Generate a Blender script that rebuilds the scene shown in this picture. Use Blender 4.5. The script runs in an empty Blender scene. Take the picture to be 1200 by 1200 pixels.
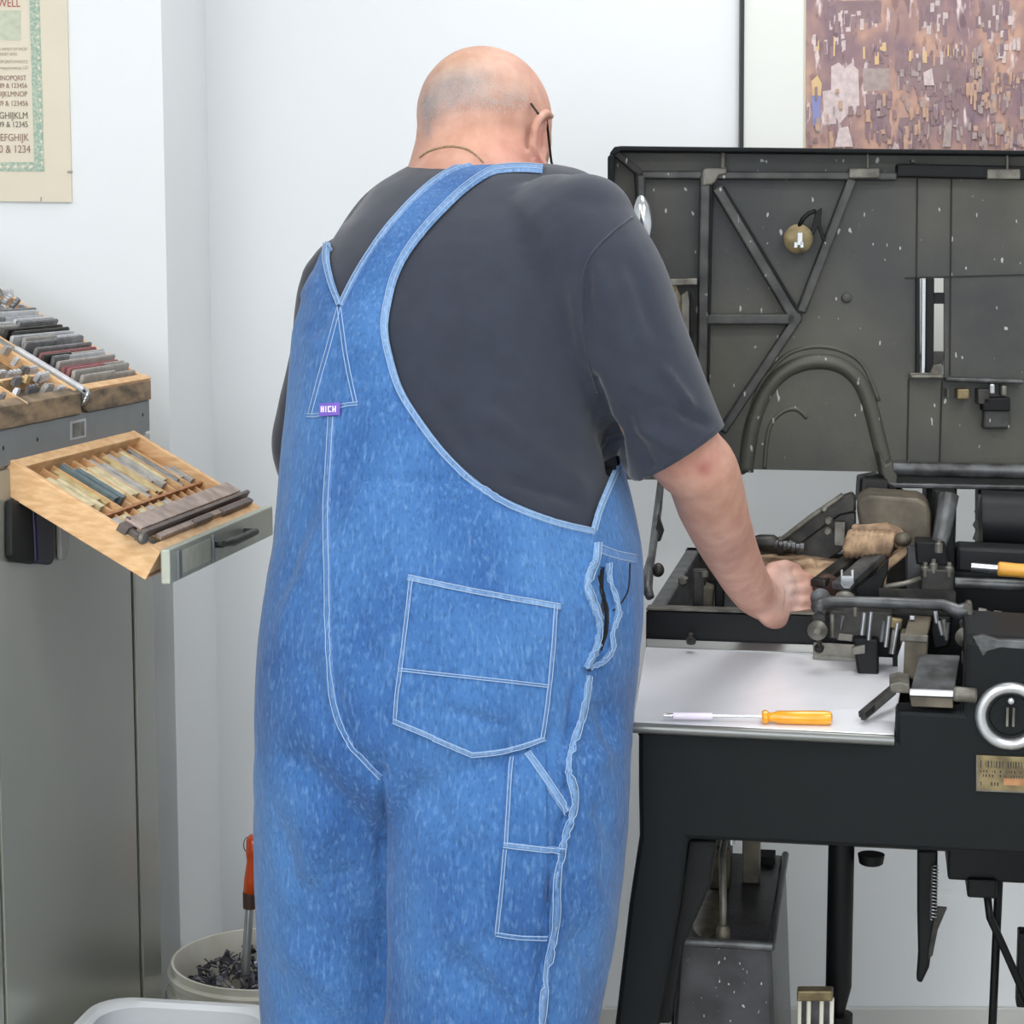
import bpy, bmesh, math, random
from mathutils import Vector, Matrix, noise
from mathutils.bvhtree import BVHTree
random.seed(7)
R = math.radians
V3 = Vector
C = bpy.context.scene.collection
F_PX = 2400.0
TH = math.atan(300.0 / F_PX)
CAM = V3((0, 0, 1.45))
UP = V3((0, math.sin(TH), math.cos(TH)))
FW = V3((0, math.cos(TH), -math.sin(TH)))
ZZ = V3((0, 0, 1))

def ray(px, py):
    return FW + V3((1, 0, 0)) * ((px - 600) / F_PX) + UP * ((600 - py) / F_PX)
def P(px, py, d):
    r = ray(px, py)
    return CAM + r * (d / r.y)
def PL(px, py, o, n):
    r = ray(px, py)
    return CAM + r * ((o - CAM).dot(n) / r.dot(n))
def HZ(px, py, z):
    r = ray(px, py)
    return CAM + r * ((z - CAM.z) / r.z)
def proj(p):
    q = p - CAM
    w = q.dot(FW)
    return 600 + q.x / w * F_PX, 600 - q.dot(UP) / w * F_PX

# ---------------------------------------------------------------- materials
MATS = {}
def srgb(c):
    return tuple(((x / 255) / 12.92 if x / 255 <= .04045 else ((x / 255 + .055) / 1.055) ** 2.4) for x in c)
def mat(name, col, rough=.5, metal=0, var=0.0, scale=8, col2=None, bump=0, bscale=200, stretch=(1, 1, 1),
        specks=0, sheen=0, coat=0, emit=0, trans=0, alpha=1, spec=None, contrast=(.35, .65), detail=4):
    m = bpy.data.materials.new(name); m.use_nodes = True
    nt = m.node_tree; N = nt.nodes; L = nt.links
    b = N['Principled BSDF']
    c1 = srgb(col)
    b.inputs['Base Color'].default_value = (*c1, 1)
    b.inputs['Roughness'].default_value = rough
    b.inputs['Metallic'].default_value = metal
    if spec is not None: b.inputs['Specular IOR Level'].default_value = spec
    if sheen:
        b.inputs['Sheen Weight'].default_value = sheen; b.inputs['Sheen Roughness'].default_value = .5
    if coat:
        b.inputs['Coat Weight'].default_value = coat; b.inputs['Coat Roughness'].default_value = .15
    if trans: b.inputs['Transmission Weight'].default_value = trans
    if emit:
        b.inputs['Emission Color'].default_value = (*c1, 1); b.inputs['Emission Strength'].default_value = emit
    tc = N.new('ShaderNodeTexCoord'); mp = N.new('ShaderNodeMapping')
    mp.inputs['Scale'].default_value = stretch
    L.new(tc.outputs['Object'], mp.inputs['Vector'])
    last = None
    if col2 is not None or var:
        nz = N.new('ShaderNodeTexNoise'); nz.inputs['Scale'].default_value = scale; nz.inputs['Detail'].default_value = detail
        L.new(mp.outputs[0], nz.inputs['Vector'])
        rp = N.new('ShaderNodeValToRGB')
        a = c1
        c2 = srgb(col2) if col2 is not None else tuple(x * (1 - var) for x in c1)
        rp.color_ramp.elements[0].position = contrast[0]; rp.color_ramp.elements[1].position = contrast[1]
        rp.color_ramp.elements[0].color = (*c2, 1); rp.color_ramp.elements[1].color = (*a, 1)
        L.new(nz.outputs['Fac'], rp.inputs['Fac']); last = rp.outputs['Color']
    if specks:
        mp2 = N.new('ShaderNodeMapping'); mp2.inputs['Scale'].default_value = (1, 1, .45)
        L.new(tc.outputs['Object'], mp2.inputs['Vector'])
        n2 = N.new('ShaderNodeTexNoise'); n2.inputs['Scale'].default_value = specks; n2.inputs['Detail'].default_value = 0
        L.new(mp2.outputs[0], n2.inputs['Vector'])
        r2 = N.new('ShaderNodeValToRGB'); r2.color_ramp.elements[0].position = .80; r2.color_ramp.elements[1].position = .83
        L.new(n2.outputs['Fac'], r2.inputs['Fac'])
        mx = N.new('ShaderNodeMix'); mx.data_type = 'RGBA'
        L.new(r2.outputs['Color'], mx.inputs[0])
        if last: L.new(last, mx.inputs[6])
        else: mx.inputs[6].default_value = (*c1, 1)
        mx.inputs[7].default_value = (.42, .42, .4, 1)
        last = mx.outputs[2]
    if last: L.new(last, b.inputs['Base Color'])
    if bump:
        n3 = N.new('ShaderNodeTexNoise'); n3.inputs['Scale'].default_value = bscale; n3.inputs['Detail'].default_value = 3
        L.new(mp.outputs[0], n3.inputs['Vector'])
        bp = N.new('ShaderNodeBump'); bp.inputs['Strength'].default_value = bump; bp.inputs['Distance'].default_value = .002
        L.new(n3.outputs['Fac'], bp.inputs['Height']); L.new(bp.outputs[0], b.inputs['Normal'])
    MATS[name] = m
    return m

mat('wall', (236, 239, 241), .85, var=.03, scale=1.2, bump=.05, bscale=300)
mat('wall_cream', (232, 232, 226), .85, var=.03, scale=1.5)
mat('floor', (196, 193, 186), .5, var=.15, scale=5)
mat('ceiling', (240, 240, 238), .9)
mat('lamp', (255, 255, 255), .5, emit=3)
mat('fill_glow', (225, 236, 255), .5, emit=2.2)  # glow of the added fill panel behind the camera
mat('lamp_frame', (220, 220, 220), .5)
mat('baseboard', (205, 206, 202), .6)
mat('steel_grey', (158, 160, 150), .3, .35, var=.12, scale=3, coat=.3)
mat('band_grey', (118, 122, 124), .45, .1, var=.1, scale=20)
mat('dark_gap', (16, 17, 16), .8)
mat('drawer_metal', (182, 186, 172), .4, .3, var=.1, scale=30)
mat('oak', (232, 192, 144), .55, col2=(212, 166, 116), scale=14, stretch=(3, 3, 12), bump=.1, bscale=60)
mat('oak_dark', (188, 132, 84), .6, col2=(150, 98, 60), scale=25, stretch=(4, 4, 10))
mat('old_wood', (150, 128, 100), .7, col2=(84, 72, 58), scale=22, stretch=(1, 1, 3))
mat('lead', (150, 150, 151), .45, .3, col2=(110, 110, 112), scale=60)
mat('lead_light', (216, 218, 222), .4, .3, var=.25, scale=70)
mat('lead_pale', (188, 184, 178), .5, .25, var=.3, scale=60)
mat('lead_dark', (72, 70, 68), .5, .5, var=.3, scale=60)
mat('lead_red', (168, 112, 114), .6, .1, var=.2, scale=60)
mat('brass_strip', (214, 192, 138), .45, .25, col2=(186, 160, 108), scale=60)
mat('cream_strip', (222, 208, 168), .6, 0, col2=(192, 178, 140), scale=60)
mat('blue_strip', (104, 122, 128), .45, .4, var=.3, scale=90)
mat('stick_iron', (184, 164, 154), .55, .1, col2=(148, 130, 120), scale=40)
mat('stick_dark', (112, 100, 95), .5, .2, var=.3, scale=40)
mat('chrome', (205, 208, 212), .18, .9)
mat('silver', (190, 192, 194), .32, .8, var=.15, scale=40)
mat('paper', (226, 217, 196), .8, var=.06, scale=6)
mat('poster_green', (152, 176, 160), .8, col2=(188, 198, 178), scale=260, contrast=(.45, .55))
mat('poster_pale', (206, 208, 188), .8, col2=(186, 194, 172), scale=90)
mat('ink_red', (176, 96, 88), .8); mat('ink_dark', (112, 102, 94), .8); mat('ink_faint', (186, 172, 152), .8); mat('ink_brown', (150, 120, 106), .8)
mat('black_frame', (14, 14, 16), .4)
mat('mat_board', (232, 233, 228), .8)
mat('mat_line', (206, 200, 180), .7)
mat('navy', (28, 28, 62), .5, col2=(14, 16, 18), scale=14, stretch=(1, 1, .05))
mat('near_black', (18, 20, 19), .7)
mat('pale_grey', (196, 198, 196), .4, var=.1, scale=20)
mat('bucket_white', (226, 224, 212), .45, col2=(200, 196, 180), scale=9, bump=.05)
mat('tub_white', (222, 225, 226), .35, var=.04, scale=5)
mat('shavings', (120, 120, 130), .35, .7, col2=(60, 60, 68), scale=90)
mat('orange_handle', (224, 92, 30), .3, 0, col2=(196, 66, 20), scale=20, coat=.4)
mat('brown_iron', (84, 62, 54), .5, .4)
mat('amber', (244, 172, 30), .22, 0, col2=(226, 140, 16), scale=12, coat=.5)
mat('orange_pale', (232, 168, 70), .4, 0, var=.1, scale=30)
mat('press_black', (26, 28, 31), .48, spec=.3, var=.25, scale=7, bump=.12, bscale=120)
mat('press_dark', (15, 16, 18), .5, 0, spec=.25, var=.3, scale=10, bump=.1, bscale=90)
mat('press_green', (17, 21, 23), .6, 0, spec=.2, var=.2, scale=5, bump=.1, bscale=150)
mat('lid_iron', (84, 83, 74), .5, .1, col2=(52, 54, 55), scale=4, specks=150, bump=.25, bscale=90, detail=8)
mat('lid_rib', (72, 72, 70), .42, .3, col2=(46, 46, 46), scale=30, specks=170)
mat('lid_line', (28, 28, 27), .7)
mat('worn_iron', (124, 122, 114), .45, .4, col2=(84, 80, 72), scale=40)
mat('grey_iron', (102, 104, 106), .42, .45, col2=(62, 62, 62), scale=35)
mat('dark_iron', (64, 62, 58), .45, .4, col2=(36, 35, 34), scale=40)
mat('olive_iron', (108, 100, 84), .5, .2, col2=(70, 64, 54), scale=25, bump=.2, bscale=80)
mat('tan_dirt', (190, 160, 128), .8, 0, col2=(128, 104, 84), scale=45, bump=.4, bscale=90)
mat('sheet_steel', (246, 247, 252), .2, .2, var=.06, scale=6)
mat('sheet_edge', (120, 122, 120), .35, .7)
mat('brass_old', (134, 120, 86), .45, .5, col2=(96, 84, 60), scale=60)
mat('copper_tag', (176, 128, 88), .5, .4, var=.3, scale=90)
mat('motor_black', (58, 58, 62), .4, .1, col2=(34, 34, 38), scale=18, specks=330, bump=.2, bscale=80)
mat('grease', (92, 84, 62), .4, .1, col2=(50, 46, 34), scale=60)
mat('shirt', (52, 56, 68), .95, 0, var=.12, scale=40, bump=.12, bscale=900, sheen=.25, spec=.15)
mat('thread', (158, 182, 212), .8)
mat('purple', (118, 92, 190), .7); mat('label_white', (236, 226, 240), .8)
mat('shoe', (40, 34, 30), .5); mat('necklace', (170, 150, 120), .35, .8)
mat('glass_dark', (70, 66, 66), .3, .5)
mat('lens', (235, 240, 240), .05, 0, trans=.95)
mat('stubble', (206, 200, 198), .8)

def denim_mat(name, a, b2, hl):
    m = bpy.data.materials.new(name); m.use_nodes = True
    nt = m.node_tree; N = nt.nodes; L = nt.links; b = N['Principled BSDF']
    b.inputs['Roughness'].default_value = .9; b.inputs['Specular IOR Level'].default_value = .2
    b.inputs['Sheen Weight'].default_value = .15
    tc = N.new('ShaderNodeTexCoord')
    def nz(scale, st, detail=4):
        mp = N.new('ShaderNodeMapping'); mp.inputs['Scale'].default_value = st
        L.new(tc.outputs['Object'], mp.inputs['Vector'])
        n = N.new('ShaderNodeTexNoise'); n.inputs['Scale'].default_value = scale; n.inputs['Detail'].default_value = detail
        L.new(mp.outputs[0], n.inputs['Vector']); return n.outputs['Fac']
    def ramp(f, p0, p1, c0, c1):
        r = N.new('ShaderNodeValToRGB'); r.color_ramp.elements[0].position = p0; r.color_ramp.elements[1].position = p1
        r.color_ramp.elements[0].color = (*c0, 1); r.color_ramp.elements[1].color = (*c1, 1)
        L.new(f, r.inputs['Fac']); return r.outputs['Color']
    base = ramp(nz(7, (1, 1, .7)), .35, .65, srgb(a), srgb(b2))
    st = ramp(nz(240, (1, 1, .3), 4), .52, .75, (0, 0, 0), (.5, .5, .5))
    mx = N.new('ShaderNodeMix'); mx.data_type = 'RGBA'
    L.new(st, mx.inputs[0]); L.new(base, mx.inputs[6]); mx.inputs[7].default_value = (*srgb(hl), 1)
    dk = ramp(nz(330, (1, 1, .35), 3), .34, .5, (.62, .62, .62), (1, 1, 1))
    m2 = N.new('ShaderNodeMix'); m2.data_type = 'RGBA'; m2.blend_type = 'MULTIPLY'; m2.inputs[0].default_value = .6
    L.new(mx.outputs[2], m2.inputs[6]); L.new(dk, m2.inputs[7])
    L.new(m2.outputs[2], b.inputs['Base Color'])
    bp = N.new('ShaderNodeBump'); bp.inputs['Strength'].default_value = .35; bp.inputs['Distance'].default_value = .003
    L.new(nz(160, (1, 1, .3), 4), bp.inputs['Height']); L.new(bp.outputs[0], b.inputs['Normal'])
    MATS[name] = m
denim_mat('denim', (50, 90, 146), (74, 120, 176), (116, 156, 204))
denim_mat('denim_light', (92, 128, 174), (126, 160, 200), (170, 194, 222))
denim_mat('denim_seam', (70, 110, 162), (92, 132, 184), (146, 176, 212))

# ---------------------------------------------------------------- mesh helpers
class MB:
    def __init__(s): s.v = []; s.f = []; s.mi = []
    def add(s, vs, fs, mi=0):
        o = len(s.v); s.v += [V3(x) for x in vs]; s.f += [tuple(i + o for i in f) for f in fs]; s.mi += [mi] * len(fs); return s
    def prism(s, pts, vec, mi=0):
        n = len(pts); a = [V3(p) for p in pts]; b = [p + vec for p in a]
        fs = [tuple(range(n)), tuple(range(2 * n - 1, n - 1, -1))] + [(i, i + n, (i + 1) % n + n, (i + 1) % n) for i in range(n)]
        return s.add(a + b, fs, mi)
    def box(s, c, x, y, z, mi=0):
        """centre and three half-extent vectors"""
        vs = [c + x * i + y * j + z * k for i in (-1, 1) for j in (-1, 1) for k in (-1, 1)]
        return s.add(vs, [(0, 1, 3, 2), (4, 6, 7, 5), (0, 4, 5, 1), (2, 3, 7, 6), (0, 2, 6, 4), (1, 5, 7, 3)], mi)
    def abox(s, x0, x1, y0, y1, z0, z1, mi=0):
        return s.box(V3(((x0 + x1) / 2, (y0 + y1) / 2, (z0 + z1) / 2)), V3(((x1 - x0) / 2, 0, 0)), V3((0, (y1 - y0) / 2, 0)), V3((0, 0, (z1 - z0) / 2)), mi)
    def tube(s, path, r, seg=12, closed=False, mi=0, flat=1.0):
        path = [V3(p) for p in path]; n = len(path)
        rs = r if isinstance(r, (list, tuple)) else [r] * n
        vs = []; nrm = None
        for i, p in enumerate(path):
            if closed: t = (path[(i + 1) % n] - path[i - 1]).normalized()
            else: t = (path[min(i + 1, n - 1)] - path[max(i - 1, 0)]).normalized()
            if nrm is None:
                nrm = t.cross(V3((0.1, 0, 1)) if abs(t.z) < .9 else V3((0, 1, 0.1))).normalized()
            else:
                nrm = (nrm - t * nrm.dot(t)).normalized()
            bn = t.cross(nrm)
            for k in range(seg):
                a = 2 * math.pi * k / seg
                vs.append(p + (nrm * math.cos(a) + bn * math.sin(a) * flat) * rs[i])
        fs = []
        for i in range(n if closed else n - 1):
            for k in range(seg):
                j = (i + 1) % n
                fs.append((i * seg + k, i * seg + (k + 1) % seg, j * seg + (k + 1) % seg, j * seg + k))
        if not closed: fs += [tuple(range(seg - 1, -1, -1)), tuple((n - 1) * seg + k for k in range(seg))]
        return s.add(vs, fs, mi)
    def lathe(s, o, ax, prof, seg=32, mi=0, cap=True):
        ax = ax.normalized(); u = ax.cross(V3((0, 1, 0)) if abs(ax.y) < .9 else V3((1, 0, 0))).normalized(); w = ax.cross(u)
        vs = []; n = len(prof)
        for r, h in prof:
            for k in range(seg):
                a = 2 * math.pi * k / seg
                vs.append(o + ax * h + (u * math.cos(a) + w * math.sin(a)) * max(r, 1e-5))
        fs = [(i * seg + k, i * seg + (k + 1) % seg, (i + 1) * seg + (k + 1) % seg, (i + 1) * seg + k) for i in range(n - 1) for k in range(seg)]
        if cap: fs += [tuple(range(seg - 1, -1, -1)), tuple((n - 1) * seg + k for k in range(seg))]
        return s.add(vs, fs, mi)
    def ell(s, c, x, y, z, nu=24, nv=16):
        vs = [c + z]
        for j in range(1, nv):
            t = math.pi * j / nv
            for k in range(nu):
                a = 2 * math.pi * k / nu
                vs.append(c + z * math.cos(t) + (x * math.cos(a) + y * math.sin(a)) * math.sin(t))
        vs.append(c - z); L = len(vs) - 1
        fs = [(0, 1 + k, 1 + (k + 1) % nu) for k in range(nu)]
        for j in range(nv - 2):
            for k in range(nu):
                a = 1 + j * nu
                fs.append((a + k, a + nu + k, a + nu + (k + 1) % nu, a + (k + 1) % nu))
        a = 1 + (nv - 2) * nu
        fs += [(a + k, L, a + (k + 1) % nu) for k in range(nu)]
        return s.add(vs, fs)
    def loft(s, rings, seg=48, n=2.0):
        """rings of (centre, half-vector x, half-vector y)"""
        vs = []
        for c, x, y in rings:
            for k in range(seg):
                a = 2 * math.pi * k / seg; ca, sa = math.cos(a), math.sin(a)
                q = (abs(ca) ** n + abs(sa) ** n) ** (-1 / n)
                vs.append(c + x * (ca * q) + y * (sa * q))
        m = len(rings)
        fs = [(i * seg + k, i * seg + (k + 1) % seg, (i + 1) * seg + (k + 1) % seg, (i + 1) * seg + k) for i in range(m - 1) for k in range(seg)]
        fs += [tuple(range(seg - 1, -1, -1)), tuple((m - 1) * seg + k for k in range(seg))]
        return s.add(vs, fs)

WO = {}
def thing(name, label, cat, loc, group=None):
    o = bpy.data.objects.new(name, None); C.objects.link(o); o.location = loc
    o.empty_display_size = .05
    o['label'] = label; o['category'] = cat
    if group: o['group'] = group
    WO[o.name] = V3(loc)
    return o
def obj(name, mb, m, parent=None, smooth=False, bevel=0, label=None, cat=None, group=None, kind=None, origin=None, seg=2):
    if parent is not None: w = WO[parent.name]
    elif origin is not None: w = V3(origin)
    else: w = V3((0, 0, 0))
    me = bpy.data.meshes.new(name)
    me.from_pydata([tuple(v - w) for v in mb.v], [], mb.f)
    ms = m if isinstance(m, (list, tuple)) else [m]
    for x in ms: me.materials.append(MATS[x])
    for p, i in zip(me.polygons, mb.mi): p.material_index = i
    bm = bmesh.new(); bm.from_mesh(me); bmesh.ops.recalc_face_normals(bm, faces=bm.faces)
    bm.to_mesh(me); bm.free()
    if smooth:
        for p in me.polygons: p.use_smooth = True
        if smooth == 'auto': me.set_sharp_from_angle(angle=R(40))
    o = bpy.data.objects.new(name, me); C.objects.link(o)
    if parent is not None: o.parent = parent
    elif origin is not None: o.location = w
    WO[o.name] = w
    if bevel:
        b = o.modifiers.new('b', 'BEVEL'); b.width = bevel; b.segments = seg; b.limit_method = 'ANGLE'; b.angle_limit = R(35)
    if label: o['label'] = label
    if cat: o['category'] = cat
    if group: o['group'] = group
    if kind: o['kind'] = kind
    return o
def struct(name, mb, m, parent=None, **k):
    return obj(name, mb, m, parent, kind='structure' if parent is None else None, **k)

# ---------------------------------------------------------------- camera and room
cam = bpy.data.cameras.new('camera'); co = bpy.data.objects.new('camera', cam); C.objects.link(co)
co.location = CAM; co.rotation_euler = (R(90) - TH, 0, 0)
cam.sensor_width = 36; cam.lens = 36 * F_PX / 1200; cam.clip_start = .05
bpy.context.scene.camera = co

BX = P(201, 600, 3.19).x          # edge of the boxed-out wall
YB, YW, XL, XR, YF, ZC = 3.65, 3.19, -2.4, 2.9, -2.6, 2.75
struct('wall_back', MB().abox(BX, XR, YB, YB + .1, 0, ZC), 'wall')
struct('wall_left_bay', MB().abox(XL, BX, YW, YB + .1, 0, ZC), 'wall')
struct('wall_left', MB().abox(XL - .1, XL, YF, YB + .1, 0, ZC), 'wall')
struct('wall_right', MB().abox(XR, XR + .1, YF, YB + .1, 0, ZC), 'wall')
struct('wall_front', MB().abox(XL, XR, YF - .1, YF, 0, ZC), 'wall')
struct('floor', MB().abox(XL - .1, XR + .1, YF - .1, YB + .1, -.1, 0), 'floor')
struct('ceiling', MB().abox(XL - .1, XR + .1, YF - .1, YB + .1, ZC, ZC + .1), 'ceiling')
struct('baseboard_back', MB().abox(BX + .012, XR, YB - .012, YB, 0, .072), 'baseboard', bevel=.003)
struct('baseboard_left', MB().abox(XL, BX + .012, YW - .012, YW, 0, .072), 'baseboard', bevel=.003)
k = 0
for (lx, ly) in ((-.9, -.9), (.9, -.9), (-1.0, 1.1), (1.0, 1.1), (.5, 2.75)):
    t = thing('ceiling_light', 'flat square ceiling light panel', 'light', (lx, ly, ZC), 'ceiling light panels')
    obj('diffuser', MB().abox(lx - .3, lx + .3, ly - .3, ly + .3, ZC - .02, ZC - .001), 'lamp', t)
    fr = MB()
    for s in (-1, 1):
        fr.abox(lx + s * .31 - .012, lx + s * .31 + .012, ly - .32, ly + .32, ZC - .025, ZC)
        fr.abox(lx - .32, lx + .32, ly + s * .31 - .012, ly + s * .31 + .012, ZC - .025, ZC)
    obj('frame', fr, 'lamp_frame', t)
wn = struct('fill_panel', MB().abox(-1.9, .1, YF + .001, YF + .02, 1.0, 2.2), 'fill_glow')  # added glowing panel behind the camera, brightens the low left side
fr = MB()
for x in (-1.93, -.9, .13): fr.abox(x - .03, x + .03, YF, YF + .05, .97, 2.23)
for z in (.97, 1.6, 2.23): fr.abox(-1.93, .13, YF, YF + .05, z - .03, z + .03)
obj('fill_panel_frame', fr, 'lamp_frame', wn)  # bars laid over the added fill panel
def area(name, loc, rot, sx, sy, pw, col=(1, 1, 1)):
    l = bpy.data.lights.new(name, 'AREA'); l.shape = 'RECTANGLE'; l.size = sx; l.size_y = sy; l.energy = pw; l.color = col
    o = bpy.data.objects.new(name, l); C.objects.link(o); o.location = loc; o.rotation_euler = rot
area('ceiling_lamp_light', (-.9, -.9, ZC - .04), (0, 0, 0), .6, .6, 30)
area('ceiling_lamp_light', (.9, -.9, ZC - .04), (0, 0, 0), .6, .6, 34)
area('ceiling_lamp_light', (-1.0, 1.1, ZC - .04), (0, 0, 0), .6, .6, 16)
area('ceiling_lamp_light', (1.0, 1.1, ZC - .04), (0, 0, 0), .6, .6, 16)
area('ceiling_lamp_light', (.5, 2.75, ZC - .04), (0, 0, 0), .6, .6, 10)
area('fill_light', (-.9, YF + .08, 1.6), (R(90), 0, 0), 1.9, 1.15, 52, (.93, .97, 1))  # added fill light in front of the glowing panel
w = bpy.data.worlds.new('w'); bpy.context.scene.world = w; w.use_nodes = True
w.node_tree.nodes['Background'].inputs[0].default_value = (.8, .87, 1, 1); w.node_tree.nodes['Background'].inputs[1].default_value = .3
vs = bpy.context.scene.view_settings
vs.view_transform = 'Standard'; vs.look = 'None'; vs.gamma = 1; vs.use_curve_mapping = False; vs.exposure = -0.17

# ---------------------------------------------------------------- poster
def text_into(mb, s, o, ux, uy, h, mi=0, align='RIGHT', stretch=1.0):
    """write s with cap height h at o (baseline end) in the plane ux, uy"""
    cu = bpy.data.curves.new('t', 'FONT'); cu.body = s; cu.align_x = align; cu.size = 1; cu.extrude = .01
    ob = bpy.data.objects.new('t', cu); C.objects.link(ob)
    dg = bpy.context.evaluated_depsgraph_get(); me = bpy.data.meshes.new_from_object(ob.evaluated_get(dg))
    un = ux.cross(uy)
    k = h / .69
    mb.add([o + ux * (v.co.x * k * stretch) + uy * (v.co.y * k) + un * (v.co.z * .02) for v in me.vertices], [tuple(p.vertices) for p in me.polygons], mi)
    bpy.data.objects.remove(ob); bpy.data.meshes.remove(me)
def rect_px(x0, y0, x1, y1, d): return [P(x0, y0, d), P(x1, y0, d), P(x1, y1, d), P(x0, y1, d)]
X_ = V3((1, 0, 0)); Y_ = V3((0, 1, 0))
pt = thing('type_specimen_poster', 'cream poster of alphabets in a green border pinned to the left white wall', 'poster', P(-40, 237, YW - .006))
D1 = YW - .006
obj('paper_sheet', MB().prism([P(-160, -60, D1), P(77, -60, D1), P(84, 237, D1), P(-160, 234, D1)], V3((0, .0055, 0))), 'paper', pt)
gb = MB(); D2 = D1 - .0006
gb.prism([P(33, -50, D2), P(45, -50, D2), P(52, 201, D2), P(40.5, 201, D2)], V3((0, .0004, 0)))
gb.prism([P(-140, 190, D2), P(40.5, 190, D2), P(40.5, 201, D2), P(-140, 199, D2)], V3((0, .0004, 0)))
obj('printed_border', gb, 'poster_green', pt)
dots = MB()
for i in range(16):
    y = 4 + i * 12.3; x = 43 + y * .032
    dots.prism([P(x, y, D2 - .0003), P(x + 2, y + 2, D2 - .0003), P(x, y + 4, D2 - .0003), P(x - 1.6, y + 2, D2 - .0003)], V3((0, .0002, 0)))
for i in range(14):
    x = 36 - i * 9
    dots.prism([P(x, 193, D2 - .0003), P(x + 3, 195, D2 - .0003), P(x, 198, D2 - .0003), P(x - 3, 195, D2 - .0003)], V3((0, .0002, 0)))
obj('border_dots', dots, 'paper', pt)
tx = MB()
tx.prism(rect_px(-90, 12, 24, 47, D2), V3((0, .0004, 0)), 4)
for s, x, y, h, mi in (('WELL', 24, 8, 9, 0), ('AND ITS FAMILY OF FACES', 32, 59, 3.2, 2), ('FOUNDRY SIZES', 20, 65, 3.2, 2), ('ABCDEFGHIJKLMNOPQRSTUVWXYZ', 33, 74, 3.6, 2),
                       ('abcdefghijklmnopqrstuvwxyz 123', 33, 81, 3.6, 2), ('HIJKLMNOPQRST', 31, 94, 5.4, 3), ('6789 & 123456', 32, 103, 5.4, 3),
                       ('GHIJKLMNOP', 32, 113, 5.8, 3), ('789 & 123456', 33, 124, 5.8, 3), ('DEFGHIJKLM', 33, 139, 7.4, 1), ('789 & 12345', 33, 149, 6.4, 1),
                       ('ABCDEFGHIJK', 34, 165, 8, 3), ('8910 & 1234', 36, 179, 8.6, 3)):
    text_into(tx, s, P(x, y, D2), X_, ZZ, h * YW / F_PX, mi, stretch=.8)
obj('printed_lettering', tx, ['ink_red', 'ink_dark', 'ink_faint', 'ink_brown', 'poster_pale'], pt)
cl = MB(); cl.tube([P(79, 201, D1 - .002), P(85, 201, D1 - .002)], .0018, 8); cl.tube([P(48, 231, D1 - .002), P(48, 236, D1 - .002)], .001, 6)
obj('pin', cl, 'lead_pale', pt)

# ---------------------------------------------------------------- framed picture
pf = thing('framed_picture', 'large framed colour print of a crowded hall in a wide white mount above the machine', 'picture', P(1100, 420, YB - .02))
D3 = YB - .02
fr = MB()
fr.prism([P(869, -175, D3), P(873.5, -175, D3), P(870, 420, D3), P(865, 420, D3)], V3((0, .018, 0)))
fr.prism([P(1400, -170, D3), P(1405, -170, D3), P(1405, 421, D3), P(1400, 421, D3)], V3((0, .018, 0)))
fr.prism([P(869, -175, D3), P(1405, -175, D3), P(1405, -170, D3), P(869, -170, D3)], V3((0, .018, 0)))
fr.prism([P(865, 416, D3), P(1400, 416, D3), P(1400, 421, D3), P(865, 421, D3)], V3((0, .018, 0)))
obj('frame', fr, 'black_frame', pf)
obj('mount', MB().prism([P(872, -172, D3 + .006), P(1401, -172, D3 + .006), P(1400, 418, D3 + .006), P(868, 418, D3 + .006)], V3((0, .012, 0))), 'mat_board', pf)
obj('mount_line', MB().prism([P(942.5, -110, D3 + .005), P(945, -110, D3 + .005), P(943, 300, D3 + .005), P(940.5, 300, D3 + .005)], V3((0, .004, 0))), 'mat_line', pf)
m = bpy.data.materials.new('print'); m.use_nodes = True; nt = m.node_tree; N = nt.nodes; L = nt.links
tc = N.new('ShaderNodeTexCoord'); mp = N.new('ShaderNodeMapping'); mp.inputs['Scale'].default_value = (1, 1, .8)
L.new(tc.outputs['Object'], mp.inputs[0])
def _n(scale, det, st=None):
    n = N.new('ShaderNodeTexNoise'); n.inputs['Scale'].default_value = scale; n.inputs['Detail'].default_value = det
    if st:
        q = N.new('ShaderNodeMapping'); q.inputs['Scale'].default_value = st; L.new(tc.outputs['Object'], q.inputs[0]); L.new(q.outputs[0], n.inputs['Vector'])
    else: L.new(mp.outputs[0], n.inputs['Vector'])
    return n
n1 = _n(13, 3); r1 = N.new('ShaderNodeValToRGB')
els = [(.30, (128, 106, 116)), (.42, (150, 122, 126)), (.52, (172, 138, 130)), (.60, (196, 156, 138)), (.72, (208, 172, 154))]
while len(r1.color_ramp.elements) < len(els): r1.color_ramp.elements.new(.5)
for e, (p_, c_) in zip(r1.color_ramp.elements, els): e.position = p_; e.color = (*srgb(c_), 1)
L.new(n1.outputs['Fac'], r1.inputs['Fac'])
n2 = _n(46, 3, (1.6, 1, .45)); r2 = N.new('ShaderNodeValToRGB'); r2.color_ramp.elements[0].position = .60; r2.color_ramp.elements[1].position = .70
L.new(n2.outputs['Fac'], r2.inputs['Fac'])
mx = N.new('ShaderNodeMix'); mx.data_type = 'RGBA'; L.new(r2.outputs[0], mx.inputs[0]); L.new(r1.outputs[0], mx.inputs[6]); mx.inputs[7].default_value = (*srgb((228, 208, 206)), 1)
n4 = _n(50, 2, (1.5, 1, .6)); r4 = N.new('ShaderNodeValToRGB'); r4.color_ramp.elements[0].position = .34; r4.color_ramp.elements[1].position = .42
r4.color_ramp.elements[0].color = (*srgb((104, 88, 112)), 1); r4.color_ramp.elements[1].color = (1, 1, 1, 1)
L.new(n4.outputs['Fac'], r4.inputs['Fac'])
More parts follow.
